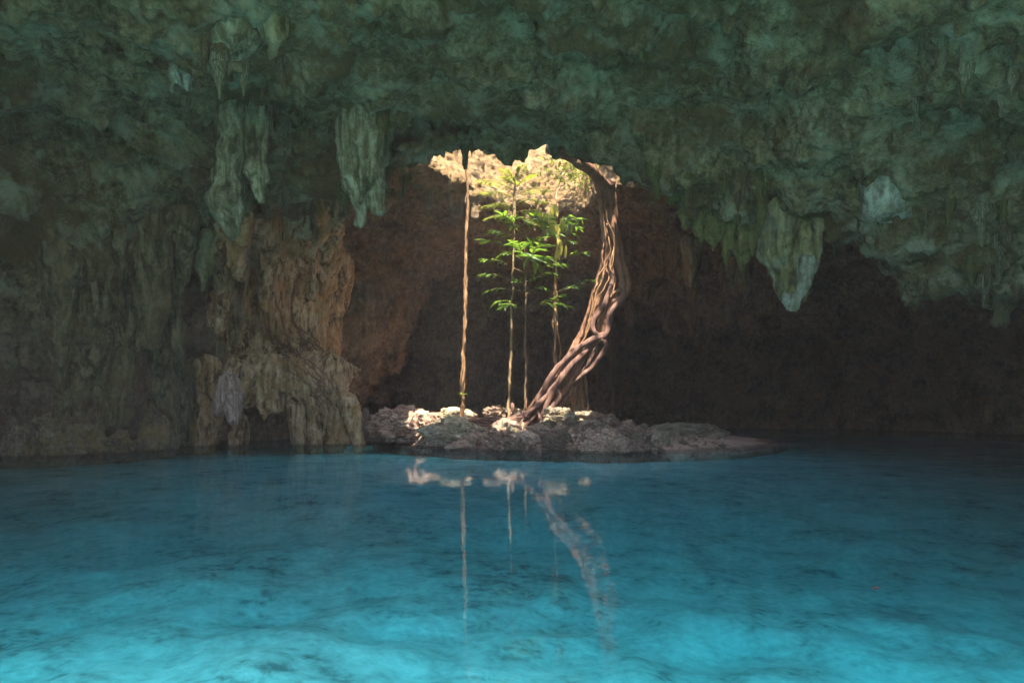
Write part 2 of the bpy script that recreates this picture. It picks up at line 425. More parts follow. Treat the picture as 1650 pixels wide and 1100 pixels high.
BVC = BVHTree.FromPolygons(V.tolist(), Q.tolist())
def surfD(px, py, lo=6.0):
    d_ = Vector(P(px,py,1.0))-Vector((0,0,H)); o_ = Vector((0,0,H))+d_*lo
    h_ = BVC.ray_cast(o_, d_.normalized())
    return h_[0].y if h_[0] is not None else None
print('bvh', time.time()-T0)
# only what the camera neighbourhood can see gets the finer mesh
V, Q = subdiv(V, Q)
N = vnormals(V, Q)
far_ = 1-.6*np.exp(-((V[:,0]-.3)/3.5)**2-((V[:,1]-21.3)/1.5)**2)
d = .10*far_*fbm(V, (.34,.34,.40), 3, 31, .7) + .06*(.25-np.abs(vnoise(V, .22, 41)))*1.5 + .035*(.25-np.abs(vnoise(V, .11, 43)))*1.5
st = fbm(V, (.16,.16,1.1), 2, 51); d += .05*st*(1-np.abs(N[:,2]))
pit_ = np.clip(vnoise(V, .17, 61)-.18,0,1)*np.clip(vnoise(V,1.3,62)*2+.6,0,1); d -= .30*pit_
V = V + N*(-d)[:,None]
print('cave', len(V), len(Q), time.time()-T0)
cen = V[Q].mean(1)
def split(mask, name):
    q = Q[mask]; u, inv = np.unique(q, return_inverse=True)
    return mesh_obj(name, V[u], inv.reshape(q.shape), M_CAVE)
mback = cen[:,1] > 14.4
mleft = (~mback) & (cen[:,0] < -6.2) & (cen[:,2] < 5.0)
mback &= ~((cen[:,0] < -7.6) & (cen[:,1] < 18))
mleft = (~mback) & ((cen[:,1] > 14.4) | mleft)
mnear = ~mback & ~mleft
for mk, nm in ((mnear,'cave_ceiling'), (mleft,'cave_left_wall'), (mback,'cave_back_wall')):
    tag(split(mk, nm), kind='structure')
# unseen roof up to the mouth, its edge and sides shaped to limit daylight
def rear_roof():
    xs = np.arange(-15, 19.9, .3); ys = np.arange(.2, 4.4, .2)
    A, B = np.meshgrid(xs, ys, indexing='ij')
    Zr = Cfun(A, np.full_like(B,4.2))*1.0 + .25
    Zr = Zr - sstep(3.8,1.5,B)*(np.clip(A-3.0,0,12)*1.5+np.clip(-A-3.6,0,12)*1.5)
    Zr = Zr + .35*vnoise(np.stack([A.ravel(),B.ravel(),A.ravel()*0],1), 2, 77).reshape(A.shape)
    Vb = np.stack([A,B,Zr],-1).reshape(-1,3); Vt = Vb.copy(); Vt[:,2] = np.maximum(Vt[:,2]+2, 9)
    n0, n1 = A.shape; i = np.arange(n0*n1).reshape(n0,n1)
    q = np.stack([i[:-1,:-1], i[:-1,1:], i[1:,1:], i[1:,:-1]],-1).reshape(-1,4)
    m = n0*n1; o = [q, q[:,::-1]+m]
    for e in (i[0,:], i[-1,:][::-1], i[:,0][::-1], i[:,-1]):
        o.append(np.stack([e[:-1], e[1:], e[1:]+m, e[:-1]+m],1))
    return mesh_obj('unseen_mouth_roof', np.concatenate([Vb,Vt]), np.concatenate(o), M_CAVE)
tag(rear_roof(), kind='structure')

def bounce_bank():  # unseen bank added to block low sky and bounce neutral light
    xs = np.arange(-40, 40.1, .8); ys = np.arange(-24, 4.6, .3)
    A, B = np.meshgrid(xs, ys, indexing='ij')
    n = fbm(np.stack([A.ravel(),B.ravel(),A.ravel()*0],1), 4, 4, 78).reshape(A.shape)
    Zr = sstep(-2.5,-5,B)*1.15 + sstep(-7.5,-12,B)*(3.4+1.5*n) - .95 + .12*n
    Zr = np.maximum(Zr, sstep(8.5,11.5,np.abs(A))*sstep(4.5,1.5,B)*(5+1.2*n)-1.2)
    Vb = np.stack([A,B,Zr],-1).reshape(-1,3); n0, n1 = A.shape; i = np.arange(n0*n1).reshape(n0,n1)
    q = np.stack([i[:-1,:-1], i[1:,:-1], i[1:,1:], i[:-1,1:]],-1).reshape(-1,4)
    return mesh_obj('bank', Vb, q, M_BOUNCE_BANK)
tag(bounce_bank(), kind='structure')

# ------------------------------------------------------------------ generic sdf meshing
def smin(a, b, k):
    h = np.clip(.5+.5*(b-a)/k, 0, 1); return b*(1-h)+a*h - k*h*(1-h)
def cone(p, a, b, ra, rb):
    a = np.asarray(a); b = np.asarray(b); ab = b-a; t = np.clip(((p-a)@ab)/(ab@ab), 0, 1)
    q = a+t[:,None]*ab; return np.linalg.norm(p-q, axis=1)-(ra+(rb-ra)*t)
def ell(p, c, r):
    r = np.asarray(r, float); q = (p-np.asarray(c))/r; k = np.linalg.norm(q, axis=1); return (k-1)*r.min()
def sdf_obj(name, fn, lo, hi, h, mat, parent=None, sub=0, fine=0.0, origin=None, fs=.12):
    lo = np.asarray(lo, float); hi = np.asarray(hi, float)
    n = np.ceil((hi-lo)/h).astype(int)+1
    g = np.stack(np.meshgrid(*[lo[k]+np.arange(n[k])*h for k in range(3)], indexing='ij'), -1).reshape(-1,3)
    v = -fn(g).reshape(n)
    v[0]=v[-1]=-h; v[:,0]=v[:,-1]=-h; v[:,:,0]=v[:,:,-1]=-h
    Vv, Qq = nets(v, lo, h); Vv = relax(Vv, Qq, 1)
    Qq = Qq  # solid positive
    for _ in range(sub): Vv, Qq = subdiv(Vv, Qq)
    if fine > 0:
        Nn = vnormals(Vv, Qq); Vv = Vv + Nn*(fine*(fbm(Vv, (fs,fs,fs*1.4), 3, 5, .6)))[:,None]
    o = np.array(origin if origin is not None else (0,0,0), float)
    return mesh_obj(name, Vv-o, Qq, mat, parent, loc=tuple(o) if parent is None else (0,0,0))

def stalactite(cones, label, mat, group=None, k=.12, h=.045, name='stalactite', flute=.05, fine=.02, cat='stalactite'):
    """cones: list of (x0,y0,r0px, x1,y1,r1px, D) in photo pixels at distance D"""
    cs = []
    for (x0,y0,r0,x1,y1,r1,D) in cones:
        cs.append((P(x0,y0,D), P(x1,y1,D), r0*D/F, r1*D/F))
    allp = np.array([c[0] for c in cs]+[c[1] for c in cs]); R = max(max(c[2],c[3]) for c in cs)+.15
    sd = int(abs(allp[0,0])*1000) % 997
    def fn(p):
        p2_ = p.copy(); p2_[:,0] += .05*vnoise(p, .5, sd); p2_[:,1] += .05*vnoise(p, .5, sd+1)
        d = None
        for a,b_,ra,rb in cs:
            e = cone(p2_, a, b_, ra, rb); d = e if d is None else smin(d, e, k)
        d = d + flute*fbm(p, (.14,.14,.9), 2, sd+3) + .05*fbm(p, .3, 2, sd+5)
        return d
    o = allp[allp[:,2].argmax()]
    return tag(sdf_obj(name, fn, allp.min(0)-R, allp.max(0)+R, h, mat, sub=1, fine=fine, origin=o), label, cat, group)

ST = stalactite
ST([(374,100,30,370,250,20,11.2),(370,250,20,362,330,27,11.2),(362,330,25,374,372,10,11.2),(374,372,10,377,390,2,11.2)], 'longest pale green stalactite with a pointed tip hanging at the left of the arch', M_GREENST)
ST([(428,90,20,418,200,17,11.4),(418,200,15,414,280,19,11.4),(414,280,17,420,322,7,11.4),(410,150,12,400,240,9,11.4)], 'blunt fluted stalactite close beside the longest pointed one, on its right', M_GREENST)
ST([(594,120,46,588,230,36,11.8),(588,230,34,586,300,27,11.8),(600,300,20,612,338,10,11.8),(580,300,20,580,356,6,11.8),(565,200,22,562,260,16,11.8)], 'broad pale teal stalactite with ragged forked tip, left of the skylight', M_GREENST, k=.2, flute=.09)
ST([(292,30,24,298,105,17,9.8),(298,105,16,303,143,8,9.8),(281,40,12,276,148,5,9.8)], 'small ochre and white stub stalactite at the upper left', M_PALEST)
ST([(750,150,16,750,235,8,12.6),(750,235,6,751,276,2,12.6)], 'small dark stalactite above the leftmost hanging root', M_DARKST)
ST([(1262,320,32,1256,400,30,11.9),(1256,400,26,1268,460,17,11.9),(1268,460,15,1273,494,5,11.9),(1302,340,24,1300,410,22,11.9),(1300,410,18,1290,470,10,11.9),(1290,470,9,1283,500,3,11.9)], 'large double stalactite with bluish white ragged tip, right of the big root', M_OLIVEST, k=.14, flute=.08)
ST([(1300,425,15,1293,460,12,11.75),(1293,460,11,1282,498,4,11.75),(1270,478,9,1272,497,4,11.75)], 'white crust on the tip of the large double stalactite', M_PALEST, name='calcite_crust', cat='mineral crust')
ST([(1445,225,50,1430,310,38,10.4),(1430,310,36,1412,342,16,10.4),(1475,240,30,1462,340,13,10.4)], 'broad white wedge of flowstone on the ceiling at the right', M_PALEST, name='flowstone_wedge', cat='flowstone', k=.25)
ST([(1200,400,16,1200,465,13,20),(1200,465,12,1198,490,7,20),(1180,420,9,1178,470,7,20)], 'dim brown stalactite cluster in shadow, left of the large double stalactite', M_BROWNST, h=.07)
ST([(1116,395,20,1114,430,13,19.5),(1114,430,12,1112,462,4,19.5)], 'small brown stalactite behind the mossy fringe', M_BROWNST, h=.07)
ST([(385,-110,80,378,40,44,9.3),(376,40,40,350,85,14,9.3)], 'smooth pale hanging boss at the top left of the ceiling', M_GREENST, name='ceiling_boss', cat='flowstone', k=.25, flute=.03)
ST([(455,-60,34,446,50,16,9.1),(446,50,15,438,88,5,9.1)], 'olive hanging knob beside the smooth pale boss', M_OLIVEST, name='stalactite', cat='stalactite')
ST([(1026,-60,40,1030,50,22,9.4),(1030,50,20,1034,96,6,9.4)], 'dark olive pendant on the ceiling at the top centre right', M_OLIVEST)
ST([(850,10,18,855,105,10,10.0),(855,105,9,856,134,3,10.0)], 'narrow dark pendant on the ceiling above the skylight', M_DARKST)
ST([(545,285,10,548,325,9,13.6),(548,325,8,538,358,2,13.6)], 'thin tan stalactite beside the broad forked one', M_BROWNST)
ST([(335,380,14,330,430,12,15.0),(330,430,10,326,468,4,15.0)], 'olive stalactite on the left wall below the longest pointed one', M_OLIVEST)
ST([(380,400,9,378,480,8,16.2),(378,480,7,384,552,4,16.2),(392,420,7,390,500,5,16.2),(390,500,5,386,545,3,16.2)], 'slender cream stalactites streaming down to the shelf', M_BROWNST, k=.06)
r_ = random.Random(3)
for i,(px,py,ln,rd,D) in enumerate([(1062,272,40,12,12.6),(1085,290,55,11,12.7),(1105,310,60,13,12.7),(1128,330,62,12,12.8),(1150,345,58,13,12.8),(1172,360,64,11,12.8),(1196,372,66,12,12.7),(1214,360,48,10,12.5)]):
    ST([(px,py-20,rd+6,px+2,py+ln*.5,rd,D),(px+2,py+ln*.5,rd-1,px+r_.uniform(-4,4),py+ln,3,D),(px+8,py,rd*.6,px+10,py+ln*.6,2,D-.15)], 'short mossy green stalactite in the fringe right of the big root', M_MOSSST, group='mossy stalactites along the right lip', flute=.09, fine=.03)
def small_stal(seed):
    n = 26; m = 14; r = np.random.default_rng(seed); t = np.linspace(0,1,n)
    prof = (1-t)**.75*(1+.25*np.sin(t*9+r.uniform(0,6)))+.03
    th = np.linspace(0,2*math.pi,m,endpoint=False)
    bend = np.cumsum(r.normal(size=(n,2))*.03,0)
    X = prof[:,None]*np.cos(th)*r.uniform(.7,1)+bend[:,:1]; Yy = prof[:,None]*np.sin(th)+bend[:,1:]; Zz = -t[:,None]*np.ones(m)
    V_ = np.stack([X,Yy,Zz],-1).reshape(-1,3)
    nn = fbm(V_*[1,1,2.]+seed, (.5,.5,1.6), 3, seed, .6); V_[:,:2] *= (1+.5*nn)[:,None]
    i = np.arange(n*m).reshape(n,m); j = np.roll(i,-1,1); q = np.stack([i[:-1],i[1:],j[1:],j[:-1]],-1).reshape(-1,4)
    return V_, q
SM = []
for k in range(8):
    V_, q_ = small_stal(90+k)
    for mt in (M_MOSSST, M_GREENST, M_BROWNST, M_WALLST):
        o = mesh_obj('stalactite', V_, q_, mt); SM.append(o.data); bpy.data.objects.remove(o)
rs = random.Random(17)
def cluster(px0, px1, py0, py1, n, mi, label, group, lmin=.12, lmax=.5):
    c = 0; tries = 0
    while c < n and tries < n*8:
        tries += 1
        px = rs.uniform(px0,px1); py = rs.uniform(py0,py1); D = surfD(px,py)
        if D is None or D > 30: continue
        L = rs.uniform(lmin,lmax)*(1 if rs.random()<.75 else 1.5); R = L*rs.uniform(.16,.34)
        p_ = P(px,py,D); o = bpy.data.objects.new('stalactite', SM[rs.randrange(8)*4+rs.choice(mi)]); COL.objects.link(o)
        o.location = (p_[0], p_[1]+R*.3, p_[2]+L*.35); o.scale = (R,R,L*1.35); o.rotation_euler = (rs.uniform(-.08,.08), rs.uniform(-.08,.08), rs.uniform(0,6.28))
        tag(o, label, 'stalactite', group); c += 1
cluster(300,470,60,330,34,(1,3,1),'small ragged green stalactite crowding round the longest pointed stalactite','small stalactites round the longest one')
cluster(540,660,190,330,22,(1,0,3),'small ragged green stalactite crowding round the broad forked stalactite','small stalactites round the forked one')
cluster(1040,1240,270,400,34,(0,0,3),'small mossy stalactite along the drooping lip right of the big root','small stalactites on the right lip',.12,.42)
cluster(1220,1650,300,460,34,(0,1,3),'small stalactite under the right-hand edge of the dark ceiling','small stalactites on the far right lip')
cluster(1150,1640,60,260,18,(1,3),'small knobby stalactite on the pitted ceiling at the upper right','small stalactites at the upper right',.1,.3)
cluster(640,760,200,290,12,(0,3,2),'small stalactite on the ceiling just left of the skylight','small stalactites left of the skylight',.1,.3)
cluster(1040,1330,400,500,16,(2,),'dim brown stalactite on the rock far behind the right lip','stalactites in the dark rear',.3,1.0)
cluster(330,560,330,480,18,(2,2,3),'brown stalactite on the arch over the flowstone shelf','stalactites over the flowstone shelf')
print('stalactites', time.time()-T0)

# ------------------------------------------------------------------ left formations
def flow_main(p):
    D = 19.6
    w = p.copy(); w[:,0] += .12*vnoise(p,.9,201); w[:,2] += .10*vnoise(p,.8,203)
    d = ell(w, P(450,598,19.3), (2.15,1.3,.62))
    d = smin(d, ell(w, P(490,622,18.9), (1.1,1.0,.6)), .3)
    for x0,y0,r0,x1,y1,r1,Dd in [(515,608,20,560,655,17,19.9),(560,655,17,578,712,13,19.8),(498,604,22,508,712,18,19.9),(470,600,22,486,712,16,20.0),
                               (522,630,15,536,712,17,20.1),(430,600,22,428,650,17,19.3),(428,650,13,424,672,4,19.3),(455,610,18,448,655,9,19.4),(400,590,24,404,640,14,19.5),
                               (398,600,26,400,650,12,19.4),(540,640,13,556,705,13,20.3),(330,600,34,350,630,24,19.2),(385,600,30,378,640,20,19.0),
                               (340,640,22,325,712,16,19.4),(385,670,12,386,712,15,19.7)]:
        d = smin(d, cone(w, P(x0,y0,Dd-1.3), P(x1,y1+(9 if y1>705 else 0),Dd-1.3), r0*Dd/F*.85, r1*Dd/F*.8), .12)
    d = d + .10*fbm(p, (.20,.20,1.6), 3, 211)*1.2 + .10*fbm(p, .6, 3, 213)
    return d
root = empty('flowstone_shelf', tuple(P(450,712,20))); root_shelf = tuple(P(450,712,20))
tag(root, 'large tan flowstone shelf with dripping columns standing in the water, below the left arch', 'flowstone')
lo = P(300,720,18)-[1,0,.5]; 
def par_sdf(name, fn, lo, hi, h, mat, parent, **kw):
    return sdf_obj(name, fn, lo, hi, h, mat, parent, **kw)
def child_sdf(name, fn, lo, hi, h, mat, root, **kw):
    o = sdf_obj(name, fn, lo, hi, h, mat, root, origin=root.location, **kw); o.location=(0,0,0); return o
shelf_o = child_sdf('shelf', flow_main, (-9.4,16.9,-.35), (-3.5,21.0,2.8), .06, M_FLOW, root, sub=1, fine=.035)
def flow_pink(p):
    w = p.copy(); w[:,0] += .05*vnoise(p,.4,221)
    d = None
    for x0,y0,r0,x1,y1,r1,Dd in [(368,612,14,366,650,17,18.6),(376,620,12,386,662,13,18.6),(360,630,12,354,662,10,18.6),(372,640,12,374,676,8,18.5),(384,650,8,388,674,6,18.5)]:
        e = cone(w, P(x0,y0,Dd-1.3), P(x1,y1+(9 if y1>705 else 0),Dd-1.3), r0*Dd/F*.92, r1*Dd/F); d = e if d is None else smin(d,e,.12)
    return d + .05*fbm(p, (.09,.09,1.4), 2, 231)*1.3
child_sdf('flowstone_drapery', flow_pink, P(325,695,16.6)-[0,.2,.1], P(410,590,18.3)+[0,.2,.1], .04, M_PINK, root, sub=1, fine=.02)['label'] = 'pinkish white fluted drapery'
def pillar(p):
    w = p.copy(); w[:,0] += .25*vnoise(p,1.4,241)
    d = None
    for x0,y0,r0,x1,y1,r1,Dd in [(498,470,20,506,590,26,19.9),(452,460,16,455,580,26,19.5),(404,450,11,408,570,20,18.9),(428,480,12,428,565,12,19.0),(523,470,9,520,580,10,20.2)]:
        e = cone(w, P(x0,y0,Dd), P(x1,y1,Dd), r0*Dd/F, r1*Dd/F); d = e if d is None else smin(d,e,.22)
    for a_,b_,ra,rb in RIB2:
        e = cone(w, a_, b_, ra, rb); d = smin(d,e,.18)
    return d + .12*fbm(p, (.20,.20,1.6), 3, 251)*1.2+.07*fbm(p,.5,2,253)
rc = random.Random(4); RIB2 = []
for i in range(60):
    px = rc.uniform(345, 560); yt = rc.uniform(320, 470) - (40 if px>480 else 0); ln = rc.uniform(60, 190); yb = min(yt+ln, 585)
    Da = surfD(px, yt); Db = surfD(px-3, yb)
    if Da is None or Db is None or abs(Da-Db) > 3.5 or min(Da,Db) < 14 or max(Da,Db)>23: continue
    w0 = rc.uniform(9, 24)
    RIB2.append((P(px,yt,Da+.08), P(px+rc.uniform(-10,4),yb,min(Db,Da+1.0)+.02), w0*Da/F, w0*rc.uniform(.25,.6)*Da/F))
_b = np.array([q[k] for q in RIB2 for k in (0,1)]+[[-9,18.6,1.9],[-5,21.4,3]])
tag(sdf_obj('flowstone_column', pillar, _b.min(0)-.4, _b.max(0)+.4, .085, M_FLOW, sub=1, fine=.045, origin=P(470,570,21)), 'fluted ochre dripstone columns streaming from the left arch down to the flowstone shelf', 'flowstone')
def shore(p):
    w = p.copy(); w[:,0] += .2*vnoise(p,.8,261); w[:,2] += .1*vnoise(p,.6,262)
    d = None
    for x,y,rx,ry,rz,Dd in [(60,715,1.0,.7,.9,14.5),(120,705,.8,.6,1.0,15.2),(200,690,1.1,.8,.85,16.3),(235,715,.6,.6,.45,16.6),(290,690,.7,.7,.7,18.2),(320,705,.5,.5,.4,18.5),(160,725,.8,.6,.4,15.4),(340,680,.5,.5,.45,18.8)]:
        e = ell(w, P(x,y,Dd), (rx,ry,rz)); d = e if d is None else smin(d,e,.3)
    return d + .16*fbm(p,(.3,.3,.6),3,271)+.08*fbm(p,(.15,.15,.8),2,272)
# ribbed dripstone curtain on the left wall
rc = random.Random(21); RIB = []
for i in range(44):
    px = rc.uniform(80, 375); yt = rc.uniform(330, 600); ln = rc.uniform(60, 210); yb = min(yt+ln, 712)
    Da = surfD(px, yt); Db = surfD(px+rc.uniform(-6,6), yb)
    if Da is None or Db is None or abs(Da-Db) > 2.5 or min(Da,Db) < 12: continue
    w0 = rc.choice([6,8,10,14,20,28])*rc.uniform(.8,1.2)
    RIB.append((P(px,yt,Da+.05), P(px+rc.uniform(-6,6),yb,min(Db,Da+.6)+.02), w0*Da/F, w0*rc.uniform(.25,.7)*Da/F))
def curtain(p):
    w = p.copy(); w[:,0] += .08*vnoise(p,.6,281)
    d = None
    for a_,b_,ra,rb in RIB:
        e = cone(w, a_, b_, ra, rb); d = e if d is None else smin(d,e,.12)
    return d + .07*fbm(p,(.14,.14,1.2),3,283)+.06*fbm(p,.4,2,284)
_a = np.array([q[k] for q in RIB for k in (0,1)])
tag(sdf_obj('dripstone_curtain', curtain, _a.min(0)-.4, _a.max(0)+.4, .075, M_WALLST, sub=1, fine=.035, origin=_a[0]), 'ribbed olive and brown dripstone curtain covering the dark left wall above the water', 'dripstone')
tag(sdf_obj('shore_rock', shore, (-12,13,-.4), (-7.2,19.8,2.0), .065, M_SHORE, sub=1, fine=.04, origin=P(200,715,16)), 'lumpy brown and ochre rock ledge along the water at the foot of the left wall', 'rock ledge')
print('left', time.time()-T0)

# ------------------------------------------------------------------ island ground, bed, water
def isl_h(x, y):
    # outline of the island in plan
    p = np.stack([x.ravel(), y.ravel(), np.zeros(x.size)],1)
    X = x.ravel(); Yv = y.ravel()
    n = fbm(p, 1.6, 4, 301).reshape(x.shape); n2 = fbm(p, .35, 3, 305).reshape(x.shape)
    yf = np.interp(x, [-4.6,-3.9,-3,-1.3,1,2.6,4,6,7.6,8.4], [21.5,19.9,18.4,16.7,15.65,15.5,15.9,17.2,19.3,21])
    hm = np.interp(x, [-4.6,-3.5,-2,-1,.6,2,3.2,4.5,6,7.6,8.4], [-.3,.08,.18,.34,.56,.52,.42,.28,.24,.12,-.2])
    u = y - yf + .35*vnoise(p, .9, 309).reshape(x.shape)
    h = np.where(u>0, hm*(1-np.exp(-np.clip(u,0,9)*1.5)), u*.9)
    h = h - sstep(22.5,25,y)*1.2
    rough = np.clip((4.4-x)/2.2, .10, 1)
    n3 = fbm(p, .15, 2, 307).reshape(x.shape)
    h = h + (.10*n+.09*n2+.05*n3)*rough
    return np.where(h<0, h*2.0, h)
def grid(xs, ys, zf):
    A, B = np.meshgrid(xs, ys, indexing='ij'); Zz = zf(A,B)
    n0, n1 = A.shape; i = np.arange(n0*n1).reshape(n0,n1)
    q = np.stack([i[:-1,:-1], i[1:,:-1], i[1:,1:], i[:-1,1:]],-1).reshape(-1,4)
    return np.stack([A,B,Zz],-1).reshape(-1,3), q
v_, q_ = grid(np.arange(-4.2,9.2,.045), np.arange(14.8,25.2,.05), lambda a,b: np.maximum(isl_h(a,b), -.75))
cz = v_[q_].mean(1); keep = cz[:,2] > -.72
msand_bounce = (cz[:,0] + .5*vnoise(cz, .7, 310) > 3.6) | (cz[:,1] > 20.0)  # hidden ground behind the island also made pale, to bounce light
for mk,nm,mt in ((keep&~msand_bounce,'island_ground',M_EARTH),(keep&msand_bounce,'sand_and_bounce_ground',M_SAND)):
    q = q_[mk]; u, inv = np.unique(q, return_inverse=True)
    tag(mesh_obj(nm, v_[u], inv.reshape(q.shape), mt), kind='structure')

def bed_h(x, y):
    p = np.stack([x.ravel(), y.ravel(), np.zeros(x.size)],1)
    dep = .20 + .70*(1-sstep(3.5,13.5,y)) 
    mound = .30*np.exp(-((x+2.0)/2.6)**2-((y-4.6)/2.2)**2)
    return -dep + mound + ((.18*fbm(p, 2.2, 3, 321)+.07*fbm(p,.6,3,322)).reshape(x.shape))*np.clip(dep*1.4-.15,.1,1)
def bed_mat():
    m, nt, out = new_mat('lake bed'); b = NB(nt); v = b.coords()
    n1 = b.noise(v, .8, 9, .62, .1); n2 = b.noise(v, 3.0, 8, .65, .1); n3 = b.noise(v, 12, 6, .7)
    f = b.math('ADD', b.math('MULTIPLY', n1, .38), b.math('MULTIPLY', n2, .40)); f = b.math('ADD', f, b.math('MULTIPLY', n3, .22))
    col = b.ramp(f, [(.38,(.20,.26,.26)),(.455,(.52,.60,.58)),(.53,(.72,.78,.75)),(.60,(.92,.92,.88))])
    b.bsdf(out, col, .9, b.bump(n2, .5, .1), .1); return m
v_, q_ = grid(np.concatenate([np.arange(-60,-14,2.),np.arange(-14,18,.12),np.arange(18,60,2.)]), np.concatenate([np.arange(-60,-2,2.),np.arange(-2,24,.12),np.arange(24,46,1.)]), bed_h)
tag(mesh_obj('lake_bed', v_, q_, bed_mat()), kind='structure')

def water_mat():
    m, nt, out = new_mat('clear blue water'); b = NB(nt); v = b.coords()
    tr = b.n('ShaderNodeBsdfTransparent'); tr.inputs[0].default_value = (.93,.98,1,1)
    gl = b.n('ShaderNodeBsdfGlossy'); gl.inputs['Roughness'].default_value = .015; gl.inputs[0].default_value = (.9,.95,1,1)
    w1 = b.noise(b.mapping(v,(1,1.6,1)), 1.3, 3, .5); w2 = b.noise(b.mapping(v,(1,1.5,1)), 5.5, 3, .5)
    nr = b.bump(w1, .08, .03); nr = b.bump(w2, .16, .006, nr); b.l(nr, gl.inputs['Normal'])
    fr = b.n('ShaderNodeFresnel'); fr.inputs[0].default_value = 1.33; b.l(nr, fr.inputs['Normal'])
    fac = b.math('MULTIPLY', fr.outputs[0], .6, True)
    mx = b.n('ShaderNodeMixShader'); b.l(fac, mx.inputs[0]); b.l(tr.outputs[0], mx.inputs[1]); b.l(gl.outputs[0], mx.inputs[2])
    b.l(mx.outputs[0], out.inputs[0])
    va = b.n('ShaderNodeVolumeAbsorption'); va.inputs['Color'].default_value = (0,.86,.905,1); va.inputs['Density'].default_value = .6
    b.l(va.outputs[0], out.inputs['Volume']); return m
def water_body():
    xs = np.linspace(-60,60,41); ys = np.linspace(-60,46,41)
    A, B = np.meshgrid(xs, ys, indexing='ij'); n0, n1 = A.shape; i = np.arange(n0*n1).reshape(n0,n1)
    Vt = np.stack([A,B,A*0],-1).reshape(-1,3); Vb = Vt.copy(); Vb[:,2] = -2.5
    q = np.stack([i[:-1,:-1], i[1:,:-1], i[1:,1:], i[:-1,1:]],-1).reshape(-1,4); m = n0*n1
    o = [q, q[:,::-1]+m]
    for e in (i[0,:], i[-1,:][::-1], i[:,0][::-1], i[:,-1]):
        o.append(np.stack([e[1:], e[:-1], e[:-1]+m, e[1:]+m],1)[:, ::-1])
    return mesh_obj('water', np.concatenate([Vt,Vb]), np.concatenate(o), water_mat(), smooth=False)
tag(water_body(), kind='structure')

# ------------------------------------------------------------------ rocks
def icos(sub):
    import bmesh
    bm = bmesh.new(); bmesh.ops.create_icosphere(bm, subdivisions=sub, radius=1)
    V = np.array([v.co[:] for v in bm.verts]); T = np.array([[v.index for v in f_.verts] for f_ in bm.faces]); bm.free(); return V, T
IC = {k: icos(k) for k in (4,5,6)}
def rock_mesh(sub, seed, amp=.28, cuts=14):
    V, T = IC[sub]; V = V.copy(); r = np.random.default_rng(seed)
    for _ in range(cuts):
        n = r.normal(size=3); n /= np.linalg.norm(n); c = r.uniform(.62,.9)
        dd = V@n-c; V = V - np.clip(dd,0,None)[:,None]*n*.9
    N_ = V/np.linalg.norm(V,axis=1,keepdims=True)
    V = V + N_*(amp*fbm(V+seed, .8, 2, seed) + amp*.45*(.3-np.abs(vnoise(V+seed,.34,seed+9)))*2 + amp*.42*fbm(V+seed,.16,3,seed+5,.7))[:,None]
    return V, T
def rock_mesh_data(name, sub, seed, mat, amp=.28):
    V, T = rock_mesh(sub, seed, amp); o = mesh_obj(name, V, T, mat); me = o.data; bpy.data.objects.remove(o); return me
def put_rock(me, name, loc, scale, rot, label, group=None, cat='rock'):
    o = bpy.data.objects.new(name, me); COL.objects.link(o); o.location = loc; o.scale = scale; o.rotation_euler = rot
    return tag(o, label, cat, group)
def big(px, py, D, wpx, hpx, dep, label, mat, seed, rz=0, tilt=0, sub=6):
    c = P(px,py,D); me = rock_mesh_data('boulder', sub, seed, mat, .30)
    return put_rock(me, 'boulder', tuple(c), (wpx/2*D/F*1.08, dep, hpx/2*D/F*1.12), (tilt, tilt*.5, rz), label, cat='boulder')
big(648,688,19.3,118,68,.95,'largest boulder, mauve grey with yellow lichen, at the left end of the island', M_ROCKB, 11, 0)
big(592,690,19.6,20,50,.4,'dark sliver of rock against the left side of the largest boulder', M_ROCKB, 12, 0)
big(738,698,17.6,104,50,.75,'flat-faced grey boulder at the water just right of the largest one', M_ROCKA, 13, 0, .15)
big(738,672,19.0,60,26,.5,'layered grey rock under the leftmost hanging root', M_ROCKA, 14)
big(688,688,18.6,44,34,.4,'brown rock wedged between the largest and the flat-faced boulder', M_ROCKB, 15)
big(905,676,17.4,56,42,.45,'rounded grey boulder at the foot of the big root', M_ROCKA, 16, 0, -.1)
big(800,668,18.8,42,26,.4,'pale rock behind the root mat at the base of the second hanging root', M_ROCKC, 17, .3)
big(832,668,19.0,34,22,.35,'pale rock left of the big root foot', M_ROCKC, 18, .3)
big(935,668,18.4,44,22,.4,'slanting grey slab behind the rounded boulder', M_ROCKA, 19, 0, .2)
big(962,676,18.2,38,20,.35,'purplish rock on top of the rubble right of the rounded boulder', M_ROCKB, 20)
big(984,680,18.2,26,20,.3,'grey angular rock at the right crest of the rubble', M_ROCKA, 21)
big(1110,695,18.8,96,24,.55,'long flat slab lying on the pink sand', M_ROCKA, 22, 0, .06)
big(1232,712,19.2,26,8,.25,'dark low rock at the right tip of the sand bank', M_ROCKB, 23)
big(790,700,17.9,34,28,.4,'dark brown rock tucked behind the flat-faced boulder', M_ROCKB, 24)
big(1060,702,18.2,30,14,.35,'low rock where the rubble meets the sand', M_ROCKC, 25)
big(612,640,25.5,34,18,.5,'dim jagged rock behind the largest boulder', M_ROCKB, 26, .4)
big(950,706,16.9,62,16,.4,'long low grey rock in the middle of the rubble shore', M_ROCKA, 27, .1)
big(905,708,16.8,40,18,.35,'brown rock below the rounded boulder near the water', M_ROCKB, 28)
